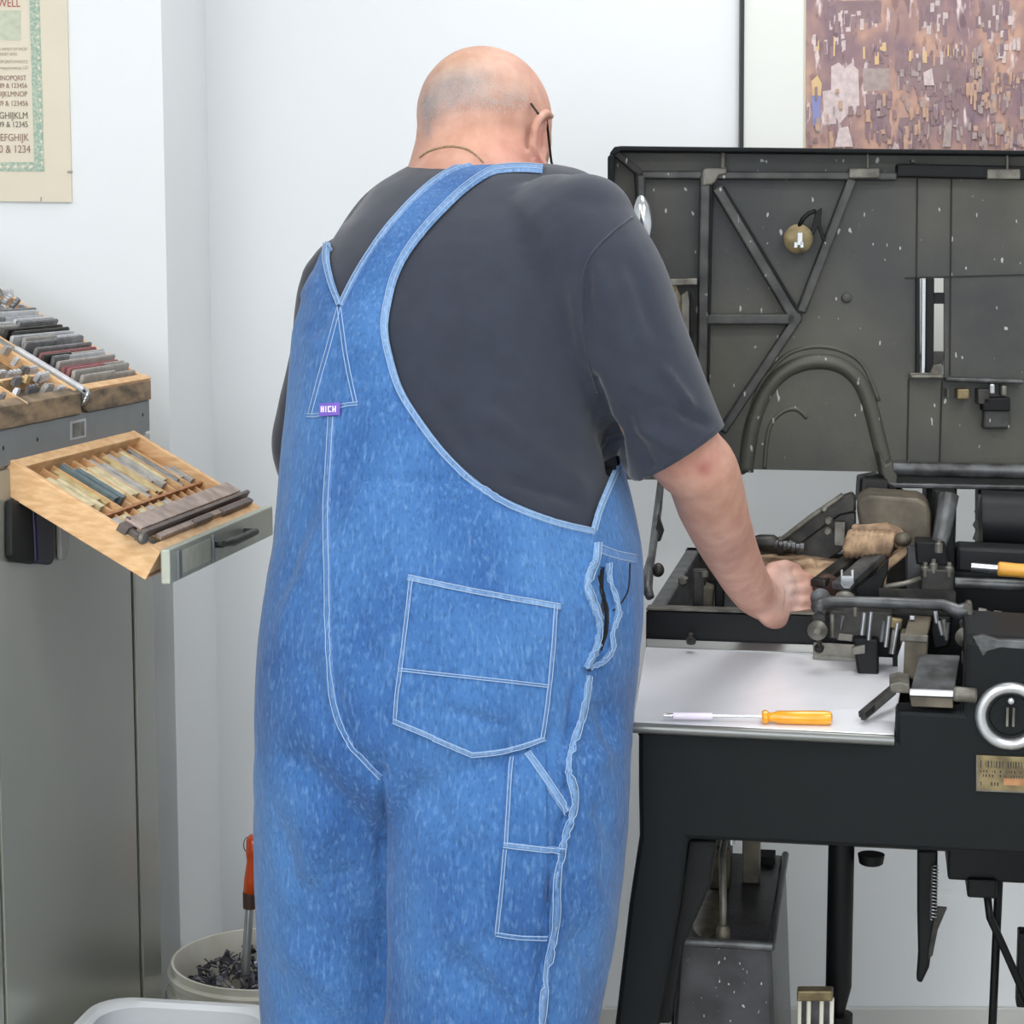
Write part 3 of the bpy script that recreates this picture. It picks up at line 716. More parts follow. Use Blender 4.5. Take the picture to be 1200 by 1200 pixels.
# upper right housing
hs = [(1136, 752), (1340, 764), (1340, 884), (1136, 870)]
mp('inner_wall', prM([(1046, 720), (1150, 724), (1150, 840), (1046, 836)], .285, .01), 'press_dark')
mp('upper_housing', prM(hs, .05, .23), 'press_black', bevel=.006)
# lower tray edge seen through the gap under the apron
mp('drip_rail', rcM(870, 986, 1330, 991, .36, .03), 'olive_iron')
gp = rcM(880, 975, 1340, 985, .05, .6)
mp('under_pan', gp, 'press_dark')
ub = rcM(1112, 985, 1340, 1043, .20, .3); rcM(1134, 1030, 1168, 1054, .19, .2, ub)
mp('gear_case', ub, 'press_dark', bevel=.003)
mp('boss', MB().lathe(F(1021, 1001, .3), -ZZ, [(.018, 0), (.016, .012), (.013, .014)], 16), 'press_dark', smooth='auto')
# hanging posts
po = MB(); a_ = F(986, 992, .30); zlo = F(986, 1155, .30).z
po.lathe(V3((a_.x, a_.y, 0)), ZZ, [(.006, .02), (.006, zlo - .05), (.0175, zlo), (.0175, a_.z + .05)], 20)
mp('post', po, 'press_dark', smooth='auto')
pf_ = MB().lathe(V3((a_.x, a_.y, 0)), ZZ, [(.03, 0), (.03, .03), (.02, .06), (.02, F(986, 1188, .30).z)], 16)
mp('post_foot', pf_, 'press_dark', smooth='auto')
po = prM([(1075, 998), (1099, 998), (1098, 1066), (1092, 1112), (1089, 1134), (1080, 1153), (1074, 1150), (1076, 1120), (1075, 1070)], .25, .02)
mp('hanger', po, 'press_dark', bevel=.003)
hk = prM([(1097, 1063), (1110, 1064), (1099, 1090), (1093, 1120), (1087, 1125), (1090, 1100)], .245, .006)
mp('hook', hk, 'dark_iron', bevel=.001)
sp = []
for i in range(160):
    t = i / 159; p = F(1095.5 - 2 * t, 1015 + 62 * t, .24); a = i * .62
    sp.append(p + MW * (.004 * math.cos(a)) + MD * (.004 * math.sin(a)))
mp('spring', MB().tube(sp, .0011, 6), 'silver', smooth=True)
rd = MB(); a_ = F(1172, 1000, .22); b_ = F(1163, 1200, .22); dd = (b_ - a_).normalized(); b_ = b_ + dd * (b_.z / -dd.z)
mp('rod', rd.tube([a_, b_], .0055, 12), 'press_dark', smooth='auto')
c_ = [F(1157, 1050, .2), F(1160, 1075, .2), F(1176, 1110, .2), F(1198, 1160, .2), F(1215, 1200, .2)]
mp('lever_arm', MB().tube(c_, .005, 10), 'press_dark', smooth=True)
mp('stop_block', rcM(1194, 1094, 1225, 1183, .2, .03), 'press_dark', bevel=.002)

# motor box standing under the press
vm = .10
ztop = F(850, 1107, vm).z
a_ = F(795, 1107, vm); w_ = (F(904, 1107, vm) - a_).dot(MW); bk_ = HZ(952, 1003, ztop); dl = (bk_ - a_).dot(MD)
a_ = V3((a_.x, a_.y, ztop))
skew = (bk_ - (a_ + MW * w_)).dot(MW) * 0
mo = thing('motor_box', 'tall narrow black metal box with a greasy top standing under the press', 'machine box', V3((a_.x, a_.y, 0)) + MW * w_ / 2 + MD * dl / 2)
low = lambda p, z: V3((p.x, p.y, z))
obj('casing', MB().prism([low(a_, ztop), low(a_, .0) - MW * .03, low(a_, .0) - MW * .03 + MW * (w_ + .06), low(a_, ztop) + MW * w_], MD * dl), 'motor_black', mo, bevel=.006)
obj('top_edge', MB().tube([a_ + ZZ * .001 - MW * .002, a_ + MW * (w_ + .001) + ZZ * .001], .006, 10), 'grey_iron', mo, smooth='auto')
obj('side_edge', MB().tube([a_ + MW * w_, a_ + MW * w_ + MD * dl], .005, 10), 'motor_black', mo, smooth='auto')
obj('grease_patch', MB().ell(a_ + MW * .03 + MD * .12, MW * .022, MD * .10, ZZ * .006), 'grease', mo, smooth=True)
pt_ = [a_ + MW * x + MD * y + ZZ * z for x, y, z in ((.055, .015, .0), (.054, .02, .05), (.05, .05, .10), (.052, .12, .125), (.07, .2, .12))]
obj('bent_pipe', MB().tube(pt_, .0045, 10), 'worn_iron', mo, smooth=True)
obj('pipe_collar', MB().lathe(pt_[0], ZZ, [(.009, 0), (.009, .014), (.006, .02)], 12), 'olive_iron', mo, smooth='auto')
obj('valve_body', MB().box(a_ + MW * .075 + MD * .27 + ZZ * .035, MW * .012, MD * .012, ZZ * .035), 'olive_iron', mo, bevel=.002)
obj('valve_body', MB().box(a_ + MW * .035 + MD * .25 + ZZ * .03, MW * .014, MD * .03, ZZ * .03), 'grease', mo, bevel=.004)
obj('valve_stem', MB().lathe(a_ + MW * .048 + MD * .24 + ZZ * .06, ZZ, [(.006, 0), (.006, .02), (.01, .022), (.01, .03)], 12), 'chrome', mo, smooth='auto')
obj('square_plug', MB().box(a_ + MW * .09 + MD * .37 + ZZ * .005, MW * .013, MD * .02, ZZ * .006), 'dark_gap', mo, bevel=.001)
# frame of pale tubing at the foot of the post
cg = thing('wire_cage', 'pale metal cage with upright bars on the floor beside the black motor box', 'cage', low(F(957, 1190, .16), 0))
cz = F(957, 1168, .16).z
for xx in (937, 948, 963, 975):
    p = F(xx, 1170, .16); obj('bar', MB().tube([low(p, 0.0), low(p, cz)], .0028, 8), 'bucket_white', cg, smooth='auto')
pa = F(934, 1168, .16); pb = F(976, 1168, .16)
obj('top_bar', MB().box((pa + pb) / 2 + ZZ * .004, (pb - pa) / 2, MD * .01, ZZ * .007), 'brass_old', cg, bevel=.002)
obj('back_plate', MB().box(low((pa + pb) / 2 + MD * .03, cz / 2), (pb - pa) / 2, MD * .004, ZZ * (cz / 2)), 'grey_iron', cg)

# plate (feed table)
B1 = F(757, 757, .33); B2 = F(1061, 771, .33)
Fl = F(742, 846, 0); Fr = F(1048, 861, 0)
plt = MB().prism([B1, B2, F(1052, 828, .10), Fr, Fl], -ZZ * .006)
mp('feed_table', plt, 'sheet_steel', bevel=.0015)
# bright lip rolled over the front edge
mp('table_lip', MB().tube([Fl + MD * .000 - ZZ * .005 - MD * .008, Fr - ZZ * .005 - MD * .008], .0065, 14), 'sheet_edge', smooth='auto')
mp('table_rear_strip', MB().prism([F(757, 748, .335), F(1000, 757, .335), F(1000, 767, .325), F(757, 758, .325)], -ZZ * .01), 'sheet_edge', bevel=.001)
rs = MB().prism([F(953, 752, .315), F(1003, 755, .315), F(1003, 771, .30), F(953, 768, .30)], -ZZ * .006); mp('rear_stop', rs, 'worn_iron', bevel=.001)
for px, py in ((810, 752), (960, 761)):
    mp('table_screw', MB().lathe(F(px, py + 1, .31), ZZ + MD * -.4, [(.0065, 0), (.0065, .006), (.0035, .008), (.003, .014)], 12), 'dark_iron', smooth='auto')
# bed: rails and inner trough
zr = F(757, 716, .34).z; L0 = F(757, 716, .34)
bw = (F(1340, 740, .34) - L0).dot(MW)
mp('front_rail', MB().prism([L0, L0 + MW * bw, L0 + MW * bw - ZZ * .075, L0 - ZZ * .075], MD * .035), 'press_dark', bevel=.002)
mp('rail_top', MB().prism([L0 + ZZ * .001, L0 + MW * .24 + ZZ * .001, L0 + MW * .24 + ZZ * .004, L0 + ZZ * .004], MD * .03), 'worn_iron', bevel=.001)
mp('side_rail', MB().prism([L0 + MD * .03, L0 + MW * .022 + MD * .03, L0 + MW * .022 + MD * .62, L0 + MD * .62], -ZZ * .08), 'grey_iron', bevel=.003)
mp('bed_floor', MB().prism([L0 + MD * .035 - ZZ * .05, L0 + MW * bw + MD * .035 - ZZ * .05, L0 + MW * bw + MD * .62 - ZZ * .05, L0 + MD * .62 - ZZ * .05], -ZZ * .03), 'press_dark')
mp('rear_rail', MB().prism([L0 + MD * .59, L0 + MW * bw + MD * .59, L0 + MW * bw + MD * .59 - ZZ * .06, L0 + MD * .59 - ZZ * .06], MD * .03), 'dark_iron')
# fittings in the left end of the bed
mp('bed_bolt', MB().lathe(F(801, 680, .42), -MD, [(.008, 0), (.008, .006), (.005, .01)], 6), 'worn_iron')
mp('bed_bracket', rcM(812, 668, 826, 714, .40, .02), 'dark_iron', bevel=.002)
mp('bed_bracket', prM([(822, 684), (836, 690), (834, 716), (818, 716)], .40, .03), 'olive_iron', bevel=.002)
mp('bed_bracket', rcM(838, 676, 848, 716, .42, .02), 'press_dark', bevel=.002)
mp('bed_pin', MB().lathe(F(825, 676, .40), ZZ, [(.006, 0), (.006, .008)], 10), 'worn_iron', smooth='auto')
# prop rod for the lid at the left end
pr_ = [F(775, 560, .60), F(771, 596, .55), F(764, 650, .46), F(760, 668, .42), F(758, 690, .38), F(762, 700, .37)]
mp('prop_rod', MB().tube(pr_, [.005, .006, .0055, .007, .008, .006], 12), 'grey_iron', smooth=True)
mp('prop_knob', MB().ell(F(771, 668, .42), MW * .009, MD * .009, ZZ * .010), 'dark_iron', smooth=True)
mp('prop_catch', prM([(771, 600), (778, 622), (774, 634), (768, 636)], .50, .008), 'dark_iron', bevel=.001)

# castings at the back
mp('cylinder_guard', prM([(1003, 592), (1008, 584), (1018, 580), (1076, 584), (1087, 590), (1091, 602), (1091, 690), (1062, 692), (1062, 630), (1008, 622)], .50, .10), 'olive_iron', bevel=.008, seg=3)
mp('guard_shade', prM([(1062, 640), (1090, 640), (1090, 700), (1062, 700)], .47, .03), 'grey_iron', bevel=.002)
arm = prM([(905, 640), (918, 630), (982, 583), (999, 577), (1003, 583), (1003, 600), (985, 604), (930, 644), (912, 652)], .52, .02)
mp('inclined_arm', arm, 'dark_iron', bevel=.003)
mp('arm_edge', MB().tube([F(914, 634, .51), F(950, 606, .51), F(988, 580, .51)], .004, 10), 'worn_iron', smooth='auto')
mp('arm_web', prM([(930, 640), (985, 602), (1003, 600), (1003, 634), (965, 660), (935, 662)], .525, .012), 'dark_iron', bevel=.002)
for px, py, r in ((971, 610, .007), (970, 622, .007), (966, 596, .005), (914, 633, .006), (926, 637, .006)):
    mp('hex_bolt', MB().lathe(F(px, py, .512), -MD, [(r, 0), (r, .008), (r * .6, .011)], 6), 'worn_iron')
mp('pivot_collar', MB().lathe(F(897, 637, .5), MW, [(.011, -.015), (.013, -.008), (.013, .012), (.009, .018)], 20), 'dark_iron', smooth='auto')
sp_ = MB()
for i in range(7): sp_.lathe(F(910 + i * 5, 638 + i * .6, .495), MW, [(.007 - .002 * (i % 2), -.0025), (.007 - .002 * (i % 2), .0025)], 12)
mp('collar_stack', sp_, 'grey_iron', smooth='auto')
mp('bracket', rcM(978, 612, 990, 640, .50, .012), 'worn_iron', bevel=.001)
# dirty tan castings
mp('crusted_table', MB().prism([F(884, 650, .52), F(930, 645, .54), F(985, 655, .54), F(1000, 664, .46), F(975, 690, .40), F(890, 688, .42)], -ZZ * .03), 'tan_dirt', bevel=.004)
mp('worn_casting', prM([(888, 640), (940, 640), (968, 652), (968, 664), (888, 660)], .545, .03), 'olive_iron', bevel=.004)
mp('crusted_block', prM([(925, 660), (952, 656), (960, 668), (948, 684), (926, 680)], .47, .03), 'tan_dirt', bevel=.005)
rag = MB(); rnd = random.Random(5)
for i in range(9):
    x = 996 + i * 6; rag.tube([F(x + 2, 624 + i * .3, .47), F(x, 632, .455), F(x - 3, 640 + rnd.random() * 5, .45), F(x - 4, 650 + rnd.random() * 3, .455)], [.006, .007, .007, .004], 8)
mp('crusted_fringe', rag, 'tan_dirt', smooth=True)
mp('crusted_arm', prM([(996, 618), (1040, 614), (1058, 622), (1064, 634), (1058, 646), (1040, 640), (1000, 632)], .48, .04), 'tan_dirt', bevel=.006)
mp('crusted_arm', prM([(1032, 662), (1062, 638), (1064, 650), (1040, 670), (1038, 690), (1020, 690)], .455, .03), 'tan_dirt', bevel=.004)
mp('crusted_knob', MB().ell(F(1058, 632, .45), MW * .012, MD * .014, ZZ * .010), 'olive_iron', smooth=True)
# diagonal dark ink bars
def bar_px(x0, y0, v0, x1, y1, v1, hw, hh):
    p = F(x0, y0, v0); q_ = F(x1, y1, v1); d = (q_ - p); s = d.cross(ZZ).normalized(); u = s.cross(d).normalized()
    return MB().box((p + q_) / 2, d / 2, s * hw, u * hh)
mp('form_roller_arm', bar_px(985, 688, .36, 1044, 637, .50, .013, .006), 'grey_iron', bevel=.002)
mp('form_roller_arm', bar_px(958, 684, .38, 1006, 648, .50, .011, .005), 'dark_iron', bevel=.002)
mp('arm_cheek', prM([(1002, 690), (1024, 676), (1042, 654), (1040, 672), (1030, 700), (1006, 706)], .37, .015), 'press_dark', bevel=.002)
fk = prM([(985, 668), (988, 668), (988, 675), (997, 675), (997, 668), (1001, 668), (1001, 684), (996, 690), (989, 690), (985, 684)], .335, .008)
mp('steel_fork', fk, 'chrome', bevel=.001)
mp('fork_collar', MB().ell(F(990, 700, .335), MW * .013, MD * .01, ZZ * .009), 'worn_iron', smooth=True)
mp('brown_wheel', MB().lathe(F(968, 690, .40), MW * .3 - MD, [(.018, -.012), (.021, -.006), (.021, .006), (.018, .012)], 24), 'brown_iron', smooth='auto')
mp('wheel_rim', MB().lathe(F(962, 700, .385), -MD, [(.012, 0), (.014, .004), (.014, .01), (.008, .012)], 20), 'grey_iron', smooth='auto')
# column and right-hand machinery
mp('column', prM([(1094, 574), (1120, 576), (1118, 720), (1092, 720)], .50, .04), 'press_dark', bevel=.003)
mp('column_brace', MB().tube([F(1112, 580, .47), F(1104, 625, .45), F(1096, 650, .44)], [.014, .012, .010], 14), 'grey_iron', smooth='auto')
mp('bearing_block', prM([(1072, 634), (1108, 636), (1112, 664), (1074, 662)], .42, .05), 'press_dark', bevel=.003)
mp('bearing_block', prM([(1079, 666), (1119, 668), (1118, 712), (1078, 710)], .38, .06), 'dark_iron', bevel=.003)
for px, py in ((1084, 668), (1094, 664), (1112, 668), (1100, 640)):
    mp('stud', MB().lathe(F(px, py + 4, .385), ZZ, [(.0055, -.004), (.0055, .008), (.003, .010), (.003, .015)], 12), 'worn_iron', smooth='auto')
mp('pull_rod', MB().tube([F(1036, 688, .37), F(1060, 684, .38), F(1080, 678, .385)], .0038, 10), 'worn_iron', smooth=True)
mp('front_wall', prM([(1030, 690), (1120, 694), (1120, 722), (1030, 716)], .345, .01), 'dark_iron')
dr = MB().tube([F(1149, 608, .62), F(1360, 616, .62)], .042, 32); mp('ink_drum', dr, 'press_black', smooth='auto')
pe = prM([(1146, 580), (1150, 580), (1146, 596), (1142, 600), (1146, 606), (1140, 616), (1144, 622), (1140, 632), (1148, 636), (1152, 640), (1146, 640)], .57, .01)
mp('drum_end', pe, 'dark_iron')
mp('rear_trough', prM([(1120, 640), (1340, 650), (1340, 680), (1120, 672)], .50, .06), 'press_black', bevel=.006)
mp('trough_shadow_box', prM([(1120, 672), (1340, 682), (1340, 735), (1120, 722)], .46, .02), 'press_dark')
mp('cross_shaft', cyM(1119, 683, 1345, 692, .42, .008), 'grey_iron', smooth='auto')
mp('lower_shaft', cyM(1140, 734, 1345, 740, .32, .0075), 'worn_iron', smooth='auto')
bp_ = MB()
for i in range(8):
    x = 1146 + i * 9; r = .007 if i % 2 == 0 else .0048
    bp_.tube([F(x, 718 + i * 1.6, .30), F(x + 9, 719.6 + i * 1.6, .30)], r, 12)
mp('jointed_rod', bp_, 'worn_iron', smooth='auto')
mp('pale_bracket', prM([(1140, 747), (1152, 744), (1170, 750), (1340, 756), (1340, 764), (1200, 762), (1172, 760), (1158, 764), (1152, 772), (1148, 764)], .0, .012), 'grey_iron', bevel=.0015)
# U-shaped bar across the front
ub_ = [F(957, 713, .24), F(962, 708, .25), F(972, 705, .26), F(1040, 706, .26), (F(1105, 709, .26)), F(1114, 713, .25), F(1122, 717, .25), F(1132, 716, .25), F(1138, 712, .25)]
mp('cross_bar', MB().tube(ub_, [.0085, .0085, .0075, .0072, .0075, .009, .010, .011, .008], 14), 'grey_iron', smooth=True)
mp('bar_tip', prM([(1128, 712), (1134, 704), (1139, 706), (1141, 730), (1136, 736), (1130, 728)], .24, .014), 'worn_iron', bevel=.002)
mp('end_link', MB().lathe(F(958, 738, .245), -MD, [(.012, 0), (.013, .005), (.008, .008), (.004, .012)], 18), 'worn_iron', smooth='auto')
mp('end_link', prM([(951, 722), (962, 716), (968, 724), (966, 748), (958, 752), (950, 746)], .25, .01), 'dark_iron', bevel=.002)
mp('end_link', MB().lathe(F(1131, 746, .235), -MD, [(.012, 0), (.013, .005), (.008, .008), (.004, .012)], 18), 'worn_iron', smooth='auto')
mp('end_link', prM([(1124, 726), (1138, 724), (1140, 748), (1134, 770), (1129, 770), (1124, 750)], .242, .01), 'dark_iron', bevel=.002)
mp('link_tip', MB().lathe(F(1131, 774, .235), ZZ, [(.004, -.004), (.005, 0), (.005, .012)], 10), 'silver', smooth='auto')
# block cluster under the bar
mp('carriage', prM([(972, 716), (1046, 718), (1044, 750), (1000, 752), (972, 748)], .27, .03), 'dark_iron', bevel=.002)
mp('carriage_foot', prM([(1000, 748), (1030, 750), (1030, 790), (1024, 796), (1006, 794), (1002, 770)], .245, .03), 'press_dark', bevel=.003)
mp('carriage_plate', prM([(998, 759), (1014, 756), (1014, 766), (998, 768)], .238, .008), 'worn_iron', bevel=.001)
mp('carriage_plate', prM([(983, 742), (1000, 744), (999, 752), (981, 750)], .262, .006), 'worn_iron', bevel=.001)
for x0, y0, x1, y1, m_ in ((1013, 718, 1010, 744, 'silver'), (1021, 717, 1018, 750, 'chrome'), (1002, 712, 1002, 722, 'worn_iron'), (1042, 722, 1038, 758, 'silver'), (1052, 730, 1046, 766, 'silver'), (1048, 738, 1044, 766, 'worn_iron'),
                          (975, 720, 976, 746, 'worn_iron'), (1096, 716, 1098, 730, 'chrome'), (1100, 728, 1104, 744, 'silver'), (1106, 726, 1108, 746, 'worn_iron'), (988, 722, 985, 738, 'grey_iron'), (1036, 728, 1033, 752, 'grey_iron'), (1111, 730, 1109, 750, 'grey_iron')):
    mp('spindle', cyM(x0, y0, x1, y1, .235, .0028), m_, smooth='auto')
mp('block', prM([(1044, 724), (1058, 726), (1056, 738), (1042, 736)], .24, .01), 'brass_old', bevel=.002)
mp('cap_block', MB().prism([F(1059, 744, .20), F(1086, 746, .20), F(1092, 722, .26), F(1066, 720, .26)], -ZZ * .006), 'olive_iron', bevel=.002)
mp('main_block', prM([(1056, 744), (1088, 746), (1086, 790), (1072, 798), (1056, 790)], .20, .05), 'olive_iron', bevel=.003)
mp('block_band', prM([(1055, 743), (1088, 745), (1087, 753), (1055, 751)], .197, .004), 'worn_iron', bevel=.001)
mp('block_nut', rcM(1066, 722, 1072, 727, .24, .008), 'silver', bevel=.001)
mp('clamp', prM([(1094, 722), (1116, 722), (1112, 758), (1094, 762), (1090, 740)], .25, .03), 'press_dark', bevel=.003)
# right-hand small table with its underside and round rod
sp2 = MB().prism([F(1078, 766, .12), F(1125, 768, .12), F(1118, 814, .0), F(1066, 812, .0)], -ZZ * .004)
mp('side_table', sp2, 'grey_iron', bevel=.001)
mp('side_table_edge', prM([(1066, 809), (1118, 811), (1117, 817), (1066, 815)], -.006, .010), 'sheet_steel', bevel=.001)
mp('side_table_skirt', prM([(1066, 816), (1117, 818), (1117, 830), (1068, 828)], .0, .02), 'olive_iron', bevel=.001)
mp('round_rod', cyM(1117, 813, 1145, 815, -.004, .0088, seg=20), 'worn_iron', smooth='auto', bevel=.003)
mp('lever', bar_px(1010, 838, .03, 1052, 803, .10, .005, .004), 'dark_iron', bevel=.001)
mp('lever', prM([(1008, 838), (1044, 808), (1052, 806), (1050, 814), (1010, 848)], .045, .006), 'dark_iron', bevel=.001)
pv = prM([(1042, 802), (1054, 799), (1066, 802), (1066, 813), (1044, 812)], -.01, .06); mp('lever_pivot', pv, 'worn_iron', bevel=.002)
mp('table_corner', prM([(1052, 770), (1058, 752), (1060, 752), (1058, 800), (1052, 800)], .10, .006), 'silver')
# round dial
dc = F(1184, 839, -.004)
ring = [dc + MW * math.cos(t) * .0335 + ZZ * math.sin(t) * .0335 for t in [i * math.tau / 48 for i in range(48)]]
dg_ = mp('gauge_ring', MB().tube(ring, .0068, 14, closed=True), 'silver', smooth=True)
mp('gauge_face', MB().lathe(dc + MD * .004, -MD, [(.031, -.004), (.031, .002), (.024, .002), (.022, -.001), (.0, -.001)], 40), 'press_dark', smooth='auto')
mp('gauge_screw', MB().lathe(dc + ZZ * .018 - MD * .0, -MD, [(.004, 0), (.0035, .004), (.001, .006)], 12), 'silver', smooth='auto')
gs = MB()
for s in (-1, 1): gs.box(dc + MW * .0035 * s - MD * .001 - ZZ * .001, MW * .0013, MD * .002, ZZ * .011)
mp('gauge_slot', gs, 'worn_iron')
# name plate
npt = mp('maker_plate', prM([(1144, 885), (1240, 889), (1240, 931), (1144, 927)], -.003, .003), 'brass_old', bevel=.0008)
ed = MB()
for q_ in ([(1144, 885), (1146, 885), (1146, 927), (1144, 927)], [(1144, 925.5), (1240, 929.5), (1240, 931), (1144, 927)]): prM(q_, -.0038, .001, ed)
obj('plate_rim', ed, 'worn_iron', npt)
tg = prM([(1176, 912), (1230, 914), (1230, 922), (1176, 920)], -.0038, .001); obj('copper_band', tg, 'copper_tag', npt)
ln = MB(); rnd = random.Random(9)
for r_, (y, h) in enumerate(((891, 8), (902, 3), (907, 3), (916, 4))):
    x = 1149
    while x < (1234 if r_ < 3 else 1172):
        w_ = rnd.uniform(1.2, 3.0)
        if rnd.random() < .8: prM([(x, y + (x - 1144) * .04), (x + w_ * .6, y + (x - 1144) * .04), (x + w_ * .6, y + h + (x - 1144) * .04), (x, y + h + (x - 1144) * .04)], -.0034, .0006, ln)
        x += w_ + 1.2
obj('raised_characters', ln, 'dark_iron', npt)

# ---------------------------------------------------------------- lid
LO = P(718, 172, 3.15); lps = R(3)
LW = V3((math.cos(lps), -math.sin(lps), 0)); LD = V3((math.sin(lps), math.cos(lps), 0))
def G(px, py, v=0): return PL(px, py, LO + LD * v, LD)
def prL(pts, v, t, mb=None, mi=0): return (mb or MB()).prism([G(x, y, v) for x, y in pts], LD * t, mi)
lidp = MB()
prL([(716, 182), (722, 174), (735, 172), (1076, 176), (1076, 570), (1050, 572), (1040, 556), (1030, 553), (880, 550), (872, 556), (790, 562), (722, 562), (716, 550)], 0, .012, lidp)
prL([(1076, 176), (1107, 176.3), (1107, 326), (1076, 326)], 0, .012, lidp)
prL([(1076, 440), (1107, 440), (1107, 571), (1076, 571)], 0, .012, lidp)
prL([(1107, 176.3), (1345, 180), (1345, 574), (1107, 572)], 0, .012, lidp)
lid = mp('lid', lidp, 'lid_iron')
WO[lid.name] = WO[ms.name]
def lp_(name, mb, m, **k): return obj(name, mb, m, lid, **k)
lp_('top_flange', prL([(714, 180), (720, 172), (728, 171), (1345, 178), (1345, 183), (728, 177), (720, 182)], -.05, .062), 'press_green', bevel=.002)
lp_('side_flange', prL([(712, 184), (718, 178), (720, 182), (720, 560), (713, 560)], -.05, .062), 'press_green', bevel=.002)
lp_('mitre_rib', MB().box((G(722, 180, -.03) + G(753, 206, -.01)) / 2, (G(753, 206, -.01) - G(722, 180, -.03)) / 2, (G(722, 180) - G(726, 176)).normalized() * .005, LD * .012), 'lid_rib', bevel=.002)
def rib(x0, y0, x1, y1, w=.007, m='lid_rib', v=-.012, d=.014, n='rib'):
    p, q_ = G(x0, y0, v), G(x1, y1, v); dv = q_ - p; s = dv.cross(LD).normalized()
    return lp_(n, MB().box((p + q_) / 2, dv / 2, s * w, LD * d), m, bevel=.0025)
rib(752, 205, 1050, 207, .006); rib(1050, 200, 1345, 206, .010, 'press_dark'); rib(751, 205, 755, 420, .006)
rib(745, 196, 750, 290, .003, 'press_dark')
rib(826, 206, 821, 520, .0075, 'lid_rib', -.014, .016); rib(833, 215, 828, 500, .003, 'press_dark')
rib(840, 220, 930, 372, .008); rib(846, 219, 936, 368, .003, 'press_dark')
rib(998, 210, 938, 366, .007); rib(936, 370, 846, 505, .007)
rib(824, 374, 932, 374, .008)
lp_('corner_gusset', prL([(822, 200), (826, 196), (852, 196), (852, 204), (843, 206), (838, 214), (834, 217), (823, 219)], -.032, .02), 'worn_iron', bevel=.003)
lp_('corner_gusset', prL([(920, 366), (932, 362), (940, 368), (940, 378), (930, 382), (922, 380)], -.026, .02), 'lid_rib', bevel=.003)
for x0, x1, y in ((995, 1031, 197), (1157, 1196, 198)):
    lp_('clip', prL([(x0, y), (x1, y), (x1, y + 12), (x0, y + 12)], -.032, .018), 'worn_iron', bevel=.002)
    lp_('clip_pin', MB().tube([G((x0 + x1) / 2 + 4, 176, -.03), G((x0 + x1) / 2 + 4, y, -.03)], .002, 8), 'worn_iron', smooth='auto')
lp_('clip_pin', MB().tube([G(847, 176, -.03), G(847, 197, -.03)], .003, 8), 'worn_iron', smooth='auto')
lp_('notch', prL([(1068, 187), (1073, 187), (1073, 190), (1068, 190)], -.02, .02), 'worn_iron')
# seams in the casting
for x0, y0, x1, y1 in ((1075, 208, 1073, 440), (1115, 208, 1113, 440), (1065, 444, 1063, 546), (1104, 444, 1101, 546), (1060, 326, 1200, 322)):
    p, q_ = G(x0, y0, -.001), G(x1, y1, -.001); s = (q_ - p).cross(LD).normalized()
    lp_('casting_seam', MB().box((p + q_) / 2, (q_ - p) / 2, s * .0012, LD * .001), 'lid_line')
# padlock-like latch
lc = G(935, 280, -.03)
lp_('latch_disc', MB().lathe(lc, -LD, [(.021, -.006), (.022, .0), (.022, .006), (.017, .009), (.0, .009)], 28), 'brass_old', smooth='auto')
gs = MB(); gs.box(lc - LD * .011 + LW * .002, LW * .0035, LD * .002, ZZ * .009); gs.box(lc - LD * .011 - LW * .004 - ZZ * .009, LW * .0022, LD * .002, ZZ * .004); gs.box(lc - LD * .011 + LW * .005 - ZZ * .009, LW * .0022, LD * .002, ZZ * .004)
lp_('latch_key', gs, 'silver')
lp_('latch_stem', MB().tube([lc + LD * .02, lc], .012, 14), 'dark_iron', smooth='auto')
lp_('latch_arm', MB().tube([G(936, 266, -.035), G(941, 256, -.035), G(948, 250, -.035), G(956, 247, -.035)], .0035, 10), 'press_dark', smooth=True)
lp_('latch_arm', prL([(956, 248), (963, 243), (962, 262), (968, 284), (963, 280), (958, 266), (953, 276), (950, 272)], -.035, .006), 'press_dark', bevel=.001)
# shiny handle knob
lp_('handle_knob', MB().lathe(G(757, 288, -.07), (G(751, 230, -.07) - G(757, 288, -.07)), [(.003, 0), (.008, .008), (.0145, .028), (.0155, .042), (.013, .060), (.007, .072), (.002, .077)], 24), 'chrome', smooth=True)
# hinge levers on the left
lp_('hinge_plate', prL([(785, 327), (817, 326), (817, 334), (785, 335)], -.05, .04), 'worn_iron', bevel=.002)
lp_('hinge_plate', prL([(786, 334), (792, 334), (800, 352), (802, 372), (790, 372)], -.045, .01), 'brass_old', bevel=.001)
for x0, x1, yb in ((788, 794, 400), (798, 806, 480), (808, 811, 500)):
    lp_('hinge_lever', prL([(x0, 346), (x1, 340), (x1 + 2, 352), (x1 + 1, yb), (x0 + 1, yb)], -.05, .008), 'worn_iron' if x0 < 805 else 'press_dark', bevel=.002)
